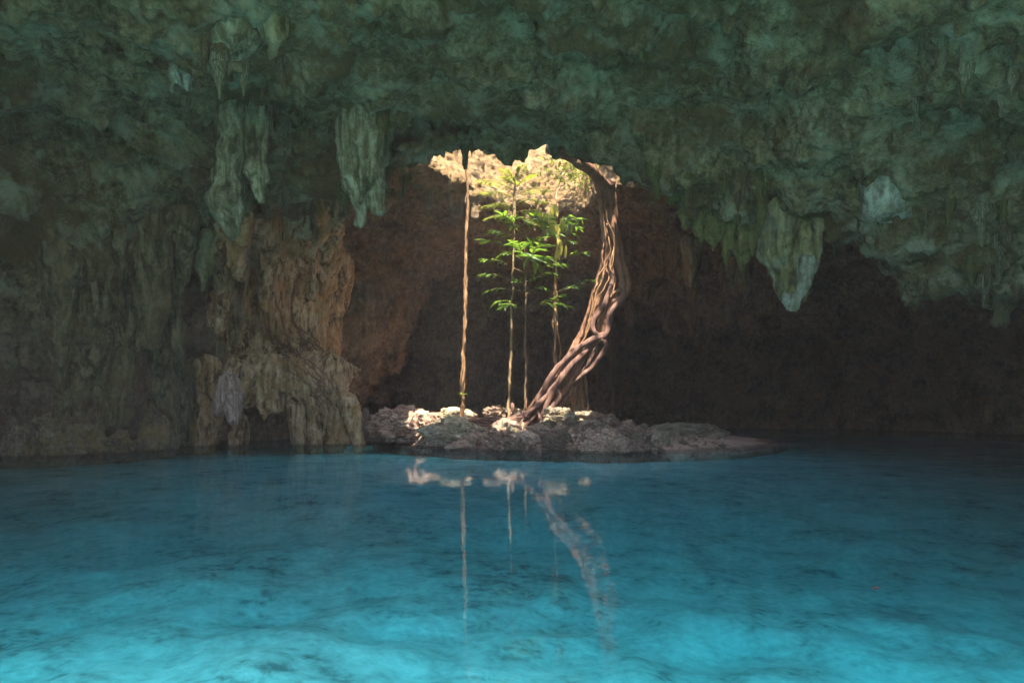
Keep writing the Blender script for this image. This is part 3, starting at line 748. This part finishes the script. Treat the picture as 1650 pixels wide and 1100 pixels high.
# rubble
vars_ = [rock_mesh_data('rubble_stone', 4, 60+i, (M_ROCKC,M_ROCKC,M_ROCKB,M_ROCKA)[i%4], .34) for i in range(12)]
rr_ = random.Random(5); cnt = 0
def ih(x,y): return float(isl_h(np.array([[x]]), np.array([[y]]))[0,0])
while cnt < 290:
    x = rr_.uniform(-2.4,5.4); y = rr_.uniform(15.4,18.9)
    z = ih(x,y)
    if z < -.10: continue
    if x > 3.6 and (rr_.random() < .6): continue
    if x < -.3 and rr_.random() < .5: continue
    sz = .055 + .24*rr_.random()**2.1
    if x > 3.6: sz *= .55
    put_rock(rr_.choice(vars_), 'rubble_stone', (x,y,z+sz*.25), (sz*rr_.uniform(.8,1.6), sz*rr_.uniform(.8,1.3), sz*rr_.uniform(.55,.95)), (rr_.uniform(-.6,.6),rr_.uniform(-.6,.6),rr_.uniform(0,6.28)),
             'small broken limestone lump among the rubble on the island', 'rubble stones on the island')
    cnt += 1
# gravel nobody could count, one object
def gravel():
    import bmesh
    bm = bmesh.new(); bmesh.ops.create_icosphere(bm, subdivisions=2, radius=1)
    BV_ = np.array([v.co[:] for v in bm.verts]); BT = np.array([[v.index for v in f_.verts] for f_ in bm.faces]); bm.free()
    g = np.random.default_rng(33); N_ = 3200; X = g.uniform(-2.6,5.6,N_); Y = g.uniform(15.2,19.6,N_); Zh = isl_h(X[:,None],Y[:,None])[:,0]
    k = (Zh>-.08) & ((X<3.4)|(g.random(N_)<.3)); X=X[k];Y=Y[k];Zh=Zh[k]; Vs=[];Ts=[]
    for i in range(len(X)):
        a = g.normal(size=(3,3)); qm,_ = np.linalg.qr(a); vv_ = BV_*(1+.22*g.normal(size=(len(BV_),1))*.6)
        vv_ = (vv_*g.uniform(.5,1.2,3))@qm*(.018+.05*g.random()**2)
        Vs.append(vv_+[X[i],Y[i],Zh[i]+.012]); Ts.append(BT+i*len(BV_))
    return mesh_obj('gravel', np.concatenate(Vs), np.concatenate(Ts), M_GRAVEL, smooth=False)
tag(gravel(), 'fine pinkish broken gravel between the rubble stones', 'gravel', kind='stuff')
# small dark stump
V, T = rock_mesh(4, 91, .2); o = mesh_obj('stump', V*np.array([.06,.06,.17])*1.0, T, M_BARK2, loc=tuple(P(826,656,18.6)))
tag(o, 'small dark upright stump standing behind the pale rocks, right of the second hanging root', 'stump')
print('rocks', time.time()-T0)

# ------------------------------------------------------------------ tubes
def smooth_path(pts, n):
    pts = np.asarray(pts, float); k = len(pts)
    seg = np.r_[0, np.cumsum(np.linalg.norm(np.diff(pts[:,:3],axis=0),axis=1))]
    t = np.linspace(0, seg[-1], n)
    # catmull-rom through chord length
    ext = np.vstack([2*pts[0]-pts[1], pts, 2*pts[-1]-pts[-2]])
    out = np.zeros((n, pts.shape[1])); j = np.clip(np.searchsorted(seg, t, side='right')-1, 0, k-2)
    u = ((t-seg[j])/np.maximum(seg[j+1]-seg[j],1e-9))[:,None]
    p0,p1,p2,p3 = ext[j],ext[j+1],ext[j+2],ext[j+3]
    return .5*((2*p1)+(-p0+p2)*u+(2*p0-5*p1+4*p2-p3)*u*u+(-p0+3*p1-3*p2+p3)*u**3)
def tube(pts, rad, n=None, sides=10, rough=.12, seed=0, wob=0.0, origin=(0,0,0)):
    """pts (k,3), rad (k,) -> verts, quads"""
    pr = np.column_stack([pts, rad]); L = np.linalg.norm(np.diff(pts,axis=0),axis=1).sum()
    n = n or max(8, int(L/max(.03, min(rad)*1.2))); n = min(n, 400)
    s = smooth_path(pr, n); c = s[:,:3]; r = np.maximum(s[:,3], .001)
    if wob: 
        q = np.column_stack([np.linspace(0,L,n), np.zeros(n)+seed*3.1, np.zeros(n)])
        c = c + wob*np.column_stack([fbm(q,.5,3,seed), fbm(q,.5,3,seed+50), .3*fbm(q,.5,3,seed+90)])
    t = np.gradient(c, axis=0); t /= np.linalg.norm(t,axis=1,keepdims=True)+1e-9
    up = np.array([.3,1,.1]); a = np.cross(t, up); a /= np.linalg.norm(a,axis=1,keepdims=True)+1e-9; b = np.cross(t, a)
    th = np.linspace(0, 2*math.pi, sides, endpoint=False)
    ring = a[:,None]*np.cos(th)[None,:,None] + b[:,None]*np.sin(th)[None,:,None]
    Vv = (c[:,None]+ring*r[:,None,None]); q = Vv.reshape(-1,3)
    k = np.repeat(r, sides)
    if rough: 
        dn = ring.reshape(-1,3); m = np.clip(np.median(r)*3,.03,.5)
        q = q + dn*(k*rough*(fbm(q,(m,m,m*3),3,seed+7)*1.6))[:,None]
    i = np.arange(n*sides).reshape(n,sides); j = np.roll(i,-1,axis=1)
    Q_ = np.stack([i[:-1],j[:-1],j[1:],i[1:]],-1).reshape(-1,4)
    nv = len(q); q = np.vstack([q, c[0], c[-1]])
    c0 = np.stack([np.full(sides,nv), j[0], i[0], i[0]],1); c1 = np.stack([np.full(sides,nv+1), i[-1], j[-1], j[-1]],1)
    return q - np.asarray(origin), Q_, (c0[:,:3], c1[:,:3])
def tubes_obj(name, lst, mat, parent=None, origin=(0,0,0)):
    """lst of (pts,rad,kw)"""
    Vs=[]; Fs=[]; off=0
    for pts, rad, kw in lst:
        v, q, (a,b) = tube(np.asarray(pts,float), np.asarray(rad,float), origin=origin, **kw)
        Vs.append(v); Fs += (q+off).tolist(); Fs += (a+off).tolist(); Fs += (b+off).tolist(); off += len(v)
    return mesh_obj(name, np.vstack(Vs), Fs, mat, parent, loc=(0,0,0) if parent is not None else tuple(origin))
def pp(*a): return [P(*q) for q in a]

base = P(862,676,18)
big_root = empty('strangler_root', tuple(base))
tag(big_root, 'thick braided brown tree root sweeping from the skylight rim down to the island', 'tree root')
def strand(pix, r0, r1, seed, mat=M_BARK, name='root_strand', wob=.04, rough=.22, sides=12, mids=None):
    pts = pp(*pix); k = len(pts); rad = np.linspace(r0, r1, k)*(.70 if r0>.03 else .75)
    return tubes_obj(name, [(pts, rad, dict(sides=sides, rough=rough, seed=seed, wob=wob))], mat, big_root, base)
S_ = [
 ([(885,236,15.6),(925,252,16.0),(955,275,16.8),(968,300,17.4),(975,350,17.9),(984,400,18.0),(978,440,18.0),(962,490,18.0),(940,540,18.0),(905,600,18.0),(872,650,18.0),(858,676,18)], .22,.16, M_BARK),
 ([(930,258,15.9),(962,284,16.7),(984,310,17.5),(988,360,17.9),(997,400,18.05),(1006,440,18.0),(1010,468,17.9),(988,492,17.8),(968,540,17.8),(948,560,17.8),(930,590,17.85),(900,625,17.9),(872,655,17.9)], .20,.13, M_BARK),
 ([(985,292,17.2),(983,330,17.7),(989,380,17.8),(998,430,17.85),(1003,460,17.8),(985,480,17.8),(970,510,17.8),(962,540,17.75),(940,575,17.7),(925,610,17.75),(900,640,17.8)], .16,.10, M_BARK),
 ([(972,340,18.1),(976,400,18.1),(968,430,18.1),(958,480,18.0),(944,520,17.95),(930,560,17.9),(905,590,17.85),(885,620,17.8),(862,648,17.8),(850,668,17.9)], .13,.12, M_BARK),
 ([(978,420,17.7),(986,450,17.6),(975,490,17.55),(955,520,17.5),(962,540,17.5),(975,538,17.6)], .10,.09, M_BARK2),
 ([(1000,455,17.7),(1004,480,17.6),(985,500,17.6),(975,540,17.55),(958,545,17.5),(930,562,17.5),(905,585,17.5),(880,618,17.6),(862,655,17.7)], .11,.11, M_BARK2),
 ([(968,545,17.5),(975,560,17.6),(955,590,17.7),(940,602,17.7),(928,612,17.7),(920,622,17.8)], .10,.07, M_BARK2),
 ([(960,535,17.6),(945,565,17.55),(920,590,17.5),(895,625,17.55),(880,655,17.6),(872,672,17.7)], .10,.12, M_BARK2),
 ([(925,570,17.7),(905,600,17.65),(895,620,17.6),(900,640,17.6),(885,662,17.6)], .09,.10, M_BARK2),
 ([(985,505,18.2),(965,550,18.2),(948,590,18.2),(925,625,18.1),(905,650,18.1),(892,670,18)], .13,.10, M_BARK2),
 ([(940,530,18.1),(915,580,18.0),(885,612,17.9),(868,640,17.8),(855,662,17.8)], .10,.09, M_BARK),
 ([(905,600,17.6),(880,640,17.55),(862,655,17.55),(845,672,17.5)], .09,.08, M_BARK2),
 ([(985,330,17.9),(975,370,17.8),(970,420,17.75),(955,470,17.8),(948,500,17.8),(935,545,17.8)], .055,.05, M_BARK),
]
for i,(pix,r0,r1,mt) in enumerate(S_): strand(pix, r0, r1, 400+i, mt)
# thin light strands hanging along the braid
for i,pix in enumerate([
 [(984,300,17.3),(975,330,17.6),(982,400,17.5),(970,450,17.5),(955,490,17.5),(948,520,17.5)],
 [(976,300,17.0),(978,350,17.4),(990,400,17.5),(976,460,17.45),(965,480,17.5),(955,510,17.5),(942,540,17.5)],
 [(992,380,17.6),(984,430,17.4),(992,450,17.4),(983,480,17.4)],
 [(977,360,17.5),(975,420,17.5),(962,452,17.5),(953,500,17.5),(944,540,17.5),(930,560,17.5)],
 [(966,300,17.0),(970,340,17.3),(977,400,17.4),(971,450,17.4)]]):
    strand(pix, .026,.02, 440+i, M_BARK3, 'aerial_rootlet', .05, .1, 6)
# splayed feet
for i,(pix,r0,r1) in enumerate([
 ([(862,655,17.8),(845,672,17.7),(825,682,17.6),(800,686,17.6),(775,684,17.5)], .10,.03),
 ([(866,664,17.7),(850,680,17.5),(820,692,17.4),(795,694,17.4)], .07,.02),
 ([(860,660,17.6),(840,668,17.7),(810,676,17.9),(780,678,18.0),(750,681,18)], .08,.02),
 ([(868,664,17.6),(872,680,17.3),(862,692,17.1),(845,700,16.9)], .08,.02),
 ([(880,662,17.6),(884,684,17.2),(892,700,16.9)], .07,.02),
 ([(862,670,17.4),(848,684,17.2),(852,692,17.1),(870,690,17.1),(876,682,17.2)], .04,.03),
 ([(850,672,17.6),(835,686,17.3),(850,700,17.0)], .04,.02),
 ([(890,655,17.8),(910,668,18.3),(930,676,18.2)], .07,.02)]):
    strand(pix, r0, r1, 460+i, M_BARK2, 'root_foot', .05, .2, 8)

# root mat: thin roots crossing the flat rocks left of the foot
lst=[]; r_ = random.Random(8)
for i in range(16):
    x1 = r_.uniform(700,790); y1 = r_.uniform(672,684)
    pts = pp((r_.uniform(845,870),r_.uniform(668,680),17.7),(r_.uniform(810,835),r_.uniform(672,684),17.6),(r_.uniform(780,805),r_.uniform(674,686),17.7),(x1,y1,18.0+r_.uniform(-.3,.2)))
    lst.append((pts,[.035,.03,.025,.012],dict(sides=6,rough=.2,seed=500+i,wob=.12)))
tag(tubes_obj('root_mat', lst, M_BARK2, None, P(800,680,17.7)), 'mat of thin reddish roots running left from the big root over the rocks', 'tree roots')

# hanging roots
def hanging(pixs, label, mat=M_BARK3, group=None, rough=.15, wob=.05, name='hanging_root'):
    pixs = [(list(q_[0])+([(q_[0][-1][0], q_[0][-1][1]+24, q_[0][-1][2])] if q_[0][-1][1] > 655 else []),)+tuple(q_[1:]) for q_ in pixs]
    o = pp(pixs[0][0][0])[0]; root = empty(name, tuple(o)); tag(root, label, 'hanging root', group)
    for i,(pix, r0, r1) in enumerate(pixs):
        pts = pp(*pix)
        tubes_obj('root_strand', [(pts, np.linspace(r0,r1,len(pts))*.8, dict(sides=7, rough=rough, seed=int(pix[0][0])+i*3, wob=wob))], mat, root, o)
    return root
hanging([([(753,262,18.4),(753,330,18.4),(751,400,18.4),(749,500,18.4),(747,580,18.4),(745,664,18.4)], .045,.05),
         ([(752,268,18.3),(754,340,18.35),(749,420,18.35),(750,500,18.35),(744,590,18.35),(743,662,18.4)], .03,.035),
         ([(753,300,18.5),(750,380,18.45),(752,450,18.45),(748,560,18.45),(747,662,18.45)], .025,.03)], 'long straight tan root hanging alone, leftmost of the hanging roots')
hanging([([(829,300,18.2),(828,400,18.2),(826,470,18.2),(824,520,18.2),(822,600,18.1),(819,675,18.0)], .030,.055)], 'slim pale stem left of centre, rising behind the leafy branches', M_STEM, name='sapling_stem')
hanging([([(848,400,18.8),(847,500,18.8),(848,580,18.8),(848,662,18.8)], .018,.026)], 'thinnest dark stem between the pale stem and the bundled root', M_BARK2)
hanging([([(908,297,19.4),(898,306,18.9),(897,330,18.5),(896,380,18.5),(895,450,18.4),(893,520,18.4),(896,606,18.3)], .03,.04),
         ([(898,320,18.5),(895,400,18.5),(896,470,18.4),(895,540,18.3),(893,580,18.3),(900,610,18.3)], .03,.03),
         ([(897,430,18.5),(896,500,18.45),(902,560,18.4),(902,605,18.4)], .02,.025)], 'bundled golden root hanging behind the leaves and ending above the braided root')
hanging([([(1015,355,18.6),(1014,400,18.6),(1012,500,18.6),(1009,540,18.6),(1004,570,18.6)], .018,.008)], 'thin root right of the braid ending in a free curl', M_BARK)
hanging([([(984,500,18.5),(983,560,18.5),(986,610,18.5),(987,668,18.5)], .02,.02)], 'thin root reaching the rubble, farthest right of those touching the island', M_BARK)
hanging([([(962,560,18.4),(961,600,18.4),(963,640,18.4),(960,668,18.4)], .018,.018)], 'thin crooked root just right of the curtain of rootlets', M_BARK)
lst=[]
for i in range(22):
    x0 = r_.uniform(916,944); y0 = 640-(x0-900)*.9+r_.uniform(-12,8)
    x1 = x0+r_.uniform(-10,12)
    lst.append((pp((x0,y0,18.0),((x0+x1)/2+r_.uniform(-3,3),(y0+668)/2,18.1),(x1,668+r_.uniform(-4,4),18.2)),[.018,.014,.012],dict(sides=6,rough=.1,seed=600+i,wob=.05)))
tag(tubes_obj('rootlet_curtain', lst, M_BARK3, None, P(930,610,18.1)), 'curtain of thin orange rootlets under the lower part of the braided root', 'tree roots')
# roots over the flowstone
def bvh_of(o, off):
    me = o.data; co = np.zeros(len(me.vertices)*3, dtype=np.float32); me.vertices.foreach_get('co', co); co = co.reshape(-1,3)+np.asarray(off)
    return BVHTree.FromPolygons(co.tolist(), [tuple(p.vertices) for p in me.polygons])
col_o = bpy.data.objects['flowstone_column']
BV = [bvh_of(shelf_o, root_shelf), bvh_of(col_o, col_o.location)]
def onto(pts):
    s_ = smooth_path(np.asarray(pts), 14); out = []; last = None
    for p in s_:
        ys = []
        for bv in BV:
            dv = Vector((p[0], p[1], p[2]-H))/p[1]
            h = bv.ray_cast(Vector((0,0,H))+dv*14, dv.normalized())
            if h[0] is not None: ys.append(h[0].y)
        y = min(ys) if ys else (last if last is not None else p[1])
        if last is not None: y = last + max(-.3, min(.3, y-last))
        last = y; out.append([p[0]*(y-.01)/p[1], y-.01, H+(p[2]-H)*(y-.01)/p[1]])
    return np.array(out)
lst=[]
for i in range(26):
    x0 = r_.uniform(430,500); y0 = r_.uniform(520,560); xm = x0+r_.uniform(5,50); ym = r_.uniform(575,605); x1 = r_.uniform(500,548); y1 = r_.uniform(625,688)
    q_p = onto(pp((x0,y0,19.7),(xm,(y0+ym)/2+8,19.15),((xm+x1)/2,ym+12,18.95),(x1,(ym+y1)/2+10,18.95),(x1+r_.uniform(-8,12),y1,19.1))); lst.append((q_p, np.linspace(.021,.008,len(q_p)), dict(sides=6,rough=.1,seed=700+i,wob=.16)))
tag(tubes_obj('creeping_roots', lst, M_BARK, None, P(480,570,19.4)), 'tangle of thin brown roots creeping down over the flowstone shelf', 'tree roots')
lst=[(pp((425,500,19.3),(432,530,19.1),(445,560,19.0),(480,585,18.95)),[.03,.04,.045,.03],dict(sides=8,rough=.1,seed=760,wob=.08)),
     (pp((478,450,20),(470,500,19.8),(490,550,19.2),(520,590,19.0)),[.03,.05,.05,.03],dict(sides=8,rough=.1,seed=761,wob=.08)),
     (pp((440,470,19.6),(455,520,19.3),(470,560,19.0),(520,610,18.9)),[.02,.035,.04,.02],dict(sides=8,rough=.1,seed=762,wob=.08))]
lst=[(onto(a_), np.linspace(.045,.025,14), k_) for a_,b_,k_ in lst]
for l_ in lst: l_[2]['wob']=.03
tag(tubes_obj('climbing_root', lst, M_BARK, None, P(450,540,19.2)), 'thicker brown roots climbing the column above the flowstone shelf', 'tree roots')
lst=[(pp((60,545,13.5),(110,552,13.7),(150,565,14),(185,570,14.3)),[.012,.014,.012,.008],dict(sides=6,rough=.1,seed=770,wob=.05))]
print('roots', time.time()-T0)

# ------------------------------------------------------------------ foliage
def leaflet(base, d, n, L, W, droop=.15):
    """pointed leaf of 2x4 faces, slightly folded"""
    d = d/np.linalg.norm(d); s = np.cross(d, n); s /= np.linalg.norm(s)+1e-9; n = np.cross(s, d)
    V=[]; ts=[0,.2,.5,.8,1]; ws=[.05,.75,1,.62,.0]
    for t,w in zip(ts,ws):
        c = base + d*L*t - n*droop*L*t*t
        V += [c - s*W/2*w + n*W*.12*w, c, c + s*W/2*w + n*W*.12*w]
    Fq=[]
    for k in range(4):
        a=3*k; Fq += [[a,a+1,a+4,a+3],[a+1,a+2,a+5,a+4]]
    return V, Fq
class Leaves:
    def __init__(s): s.V=[]; s.F=[]
    def add(s, V, Fq):
        o = len(s.V); s.V += [tuple(v) for v in V]; s.F += [[i+o for i in q] for q in Fq]
    def build(s, name, mat, parent, origin): return mesh_obj(name, np.array(s.V)-np.asarray(origin), s.F, mat, parent, smooth=False)
nr = np.random.default_rng(12)
UP = np.array([0,0,1.])
def jit(a): return nr.normal(size=3)*a
def make_spray(stem_lst, leaves, a, b, nl, L, W, sag=.1, tipfan=True, pairs=True):
    """a compound leaf: rachis from a to b with opposite pointed leaflets"""
    mid = (a+b)/2 + UP*sag; pts=[a, mid, b]; stem_lst.append((pts,[.011,.008,.004],dict(sides=5,rough=0,seed=1,n=8)))
    s = smooth_path(np.array(pts), nl+1)
    for i in range(1, nl+1):
        t = s[min(i,nl)]-s[i-1]; t /= np.linalg.norm(t); side = np.cross(t, UP); side /= np.linalg.norm(side)+1e-9
        for sg in (-1,1):
            d = t*.75 + side*sg*.85 + jit(.16) - UP*.10
            v, q = leaflet(s[i], d, UP*.9+jit(.35), L*nr.uniform(.75,1.15), W*nr.uniform(.8,1.2), nr.uniform(.1,.4)); leaves.add(v,q)
    v,q = leaflet(s[-1], t+jit(.1), UP+jit(.2), L*1.1, W, .25); leaves.add(v,q)
# leafy sapling: branches given as (stem x, y, D, tip x, y, D, leaf scale)
sap_o = P(848,662,18.8)
sap = empty('leafy_sapling', tuple(sap_o)); tag(sap, 'slender sapling with bright green pointed leaves standing in the light under the skylight', 'plant')
tubes_obj('stem', [(pp((846,664,18.6),(846,560,18.5),(847,460,18.4),(845,380,18.3),(842,330,18.2)),[.022,.02,.016,.012,.008],dict(sides=7,rough=.1,seed=3,wob=.06))], M_STEM, sap, sap_o)
br = [(846,385,18.3, 812,347,17.8,1.1),(846,378,18.3, 880,352,18.0,1.0),(846,400,18.3,800,372,18.0,1.0),(846,395,18.3,905,362,18.4,1.0),(846,410,18.3,782,387,18.2,1.0),
      (846,402,18.3,860,348,17.8,1.0),(880,372,18.4,935,352,18.2,1.0),(846,430,18.3,868,396,17.6,1.5),(846,425,18.3,835,392,17.6,1.5),(846,428,18.3,855,412,17.2,1.5),(846,430,18.3,878,415,17.8,1.3),
      (846,440,18.3,786,418,18.0,.9),(846,440,18.3,905,425,18.0,.9),(846,460,18.3,784,442,18.2,.9),(880,380,18.4,922,375,18.2,.8),(880,400,18.4,920,388,18.2,.8),
      (846,470,18.3,788,468,18.2,.8),(846,470,18.3,862,447,18.0,.8),(890,425,18.4,940,407,18.2,.9),(846,500,18.4,806,485,18.0,1.1),(846,498,18.4,815,492,17.7,1.0),(846,475,18.4,876,463,18.1,.9),
      (846,500,18.4,885,488,17.9,1.0),(846,505,18.4,900,478,18.2,1.0),(880,480,18.3,925,462,18.0,.9),(905,470,18.1,955,452,17.9,1.0),(870,492,18.3,912,492,18.0,.9),(846,470,18.4,835,452,18.0,.8),(846,455,18.3,890,440,18.3,.8),
      (846,420,18.3,812,408,17.9,1.0),(846,365,18.3,826,352,18.1,.9),(846,360,18.2,890,372,18.0,.9),(846,410,18.3,872,384,18.0,1.0)]
for i,(x0,y0,D0,x1,y1,D1,k) in enumerate(br):
    st=[]; lv=Leaves(); a=P(x0,y0,D0); b=P(x1,y1,D1); c=a+(b-a)*.45+UP*.04
    st.append(([a,(a+c)/2,c],[.012,.011,.01],dict(sides=5,rough=0,seed=1,n=6)))
    make_spray(st, lv, c, b, 4 if k<1.2 else 5, .29*k, .072*k, .05)
    if k>=1 and i%3==0: 
        for sg in (-1,1):
            e = c+(b-c)*.6+np.array([(b-c)[0]*.0+sg*.12, sg*.3, -.02-.05*sg]); make_spray(st, lv, c, e, 3, .25*k, .08*k, .03)
    tg = empty('leafy_branch'); tg.parent = sap
    # part: the twig mesh; sub-part: its leaves
    bpy.data.objects.remove(tg)
    tw = tubes_obj('branch', [(p_,r__,k_) for p_,r__,k_ in st], M_STEM, sap, sap_o)
    lo_ = lv.build('leaves', M_LEAF, tw, sap_o)
# feathery plant on the pale stem
fe_o = P(830,300,18.2)
fern = empty('feathery_treetop', tuple(fe_o)); tag(fern, 'crown of long feathery yellow green fronds on the pale stem just below the skylight', 'plant')
tubes_obj('stem', [(pp((829,400,18.2),(830,340,18.2),(830,300,18.2),(832,275,18.2)),[.02,.018,.014,.008],dict(sides=7,rough=.1,seed=5,wob=.03))], M_STEM, fern, fe_o)
fronds = [(830,308,18.2,768,290,17.9),(831,322,18.2,776,309,17.7),(830,336,18.2,779,332,17.7),(830,350,18.2,782,352,17.6),(831,296,18.2,806,272,18.1),(832,290,18.2,846,266,18.1),(832,302,18.2,864,281,18.4),
          (832,314,18.2,890,306,17.9),(832,328,18.2,884,326,17.7),(831,342,18.2,892,348,18.0),(832,352,18.2,866,362,17.7),(830,300,18.2,812,286,18.8)]
for i,(x0,y0,D0,x1,y1,D1) in enumerate(fronds):
    a=P(x0,y0,D0); b=P(x1,y1,D1); mid=(a+b)/2+UP*.10; pts=[a,mid,b]
    tw = tubes_obj('frond', [(pts,[.010,.007,.003],dict(sides=5,rough=0,seed=1,n=10))], M_STEM, fern, fe_o)
    lv=Leaves(); n_=26; s=smooth_path(np.array(pts), n_)
    for j in range(3,n_):
        t=s[j]-s[j-1]; t/=np.linalg.norm(t); side=np.cross(t,UP); side/=np.linalg.norm(side)+1e-9
        Lf=.26*math.sin(math.pi*(.15+.8*j/n_))+.05
        for sg in (-1,1):
            v,q=leaflet(s[j], side*sg+t*.35+jit(.06)-UP*.08, UP+t*.3+jit(.12), Lf, .034, .2); lv.add(v,q)
    lv.build('leaflets', M_FERN, tw, fe_o)
# yellow drooping leaves on the bundled root
yo = P(897,330,18.4)
yp = empty('drooping_leaf_cluster', tuple(yo)); tag(yp, 'pale yellow limp leaves drooping from the bundled golden root', 'plant')
for x,y in [(888,335),(892,330),(897,330),(906,348),(908,350),(896,358),(899,362),(893,362),(903,385),(906,392),(901,380),(890,352),(898,400),(910,395)]:
    lv=Leaves(); a=P(x,y,18.25)+np.array([0,nr.uniform(-.1,.1),0]); 
    for k in range(2):
        v,q=leaflet(a+jit(.02), np.array([nr.uniform(-.15,.15),nr.uniform(-.2,.2),-1]), np.array([nr.uniform(-.4,.4),-1,.1]), nr.uniform(.28,.44), .085, .05); lv.add(v,q)
    lv.build('leaf', M_POD, yp, yo)
# small seedling on the leftmost root
lv=Leaves(); so=P(745,636,18.3)
for k in range(7):
    an=k*.9; v,q=leaflet(so, np.array([math.cos(an),math.sin(an)*.5,.4]), UP, .16,.05,.3); lv.add(v,q)
tag(mesh_obj('seedling', np.array(lv.V)-so, lv.F, M_LEAF, loc=tuple(so), smooth=False), 'tiny green sprig on the lower part of the leftmost hanging root', 'plant')
# unseen leaf clumps added above the skylight to dapple the sun
lv=Leaves(); g_ = np.random.default_rng(77)
cl = g_.uniform([-4.5,8.5,12.2],[6,17.8,14.5],size=(62,3))
for c_ in cl:
    for k in range(48):
        v,q=leaflet(c_+g_.normal(size=3)*[.5,.5,.25], g_.normal(size=3), UP+g_.normal(size=3)*.4, g_.uniform(.2,.34), .13, .2); lv.add(v,q)
tag(mesh_obj('unseen_dapple_foliage', np.array(lv.V), lv.F, M_LEAF, smooth=False), 'foliage added out of view over the skylight as a sun filter', 'foliage', kind='stuff')
# bush and foliage at the rim of the skylight
bo = P(928,275,20.2); lv=Leaves()
for k in range(420):
    p_ = bo + nr.normal(size=3)*np.array([.42,.3,.28]); v,q=leaflet(p_, nr.normal(size=3), UP+jit(.6), nr.uniform(.08,.16), .06, .2); lv.add(v,q)
tag(mesh_obj('rim_shrub', np.array(lv.V)-bo, lv.F, M_FERN, loc=tuple(bo), smooth=False), 'small yellow green shrub growing on the sunlit rim of the skylight', 'shrub')
lv=Leaves(); bo=P(912,250,17.6)
for k in range(60):
    p_ = bo + nr.normal(size=3)*np.array([.28,.3,.16]); v,q=leaflet(p_, nr.normal(size=3), UP+jit(.6), nr.uniform(.10,.2), .08, .2); lv.add(v,q)
tag(mesh_obj('leaf_spray', np.array(lv.V)-bo, lv.F, M_POD, loc=tuple(bo), smooth=False), 'sparse yellow leaves hanging in the top right of the skylight', 'plant')
# floating leaf
lv=Leaves(); fo=np.array([(1413-CX)/F*3.77, 3.77, .012])
v,q=leaflet(fo-[.03,0,0], np.array([1,.2,0]), UP, .06,.035,-.1); lv.add(v,q)
v,q=leaflet(fo-[.01,.01,0], np.array([.4,1,.1]), UP, .04,.03,-.1); lv.add(v,q)
tag(mesh_obj('floating_leaf', np.array(lv.V)-fo, lv.F, M_BARK2, loc=tuple(fo), smooth=False), 'small dark dead leaf floating on the open water at the right', 'leaf')
print('foliage', time.time()-T0)

# ------------------------------------------------------------------ light
EL, AZ = 64.0, -7.0   # sun behind the camera, slightly to the side
w = bpy.data.worlds.new('World'); sc.world = w; w.use_nodes = True; nt = w.node_tree
for n in list(nt.nodes): nt.nodes.remove(n)
sky = nt.nodes.new('ShaderNodeTexSky'); sky.sky_type = 'NISHITA'; sky.sun_disc = False; sky.sun_elevation = math.radians(EL); sky.sun_rotation = math.radians(180+AZ)
bg = nt.nodes.new('ShaderNodeBackground'); bg.inputs[1].default_value = .15
wo = nt.nodes.new('ShaderNodeOutputWorld'); nt.links.new(sky.outputs[0], bg.inputs[0]); nt.links.new(bg.outputs[0], wo.inputs[0])
sd = bpy.data.lights.new('sun', 'SUN'); sd.energy = 3.7; sd.angle = math.radians(.5); sd.color = (1,.87,.67)
so_ = bpy.data.objects.new('sun', sd); COL.objects.link(so_)
az = math.radians(AZ); el = math.radians(EL)
dirn = Vector((math.sin(az)*math.cos(el), math.cos(az)*math.cos(el), -math.sin(el)))   # travel direction
so_.rotation_euler = dirn.to_track_quat('-Z','Y').to_euler()
so_.location = (0,-20,30)

HAZE = 0.0018
if HAZE > 0:
    xs=(-70,70); ys=(-70,50); zs=(-3,12.5)
    V=[(x,y,z) for x in xs for y in ys for z in zs]
    Fh=[[0,1,3,2],[4,6,7,5],[0,4,5,1],[2,3,7,6],[0,2,6,4],[1,5,7,3]]
    m, nt_, out = new_mat('haze air'); vv = nt_.nodes.new('ShaderNodeVolumePrincipled'); vv.inputs['Density'].default_value = HAZE; vv.inputs['Color'].default_value=(.9,.9,.9,1)
    nt_.links.new(vv.outputs[0], out.inputs['Volume'])
    tag(mesh_obj('haze', V, Fh, m, smooth=False), kind='stuff')

sc.view_settings.view_transform = 'Standard'; sc.view_settings.look = 'None'
sc.view_settings.exposure = 2.75; sc.view_settings.gamma = 1.0
sc.render.engine = 'CYCLES'
sc.cycles.max_bounces = 8; sc.cycles.diffuse_bounces = 5; sc.cycles.transparent_max_bounces = 12
print('done', time.time()-T0)
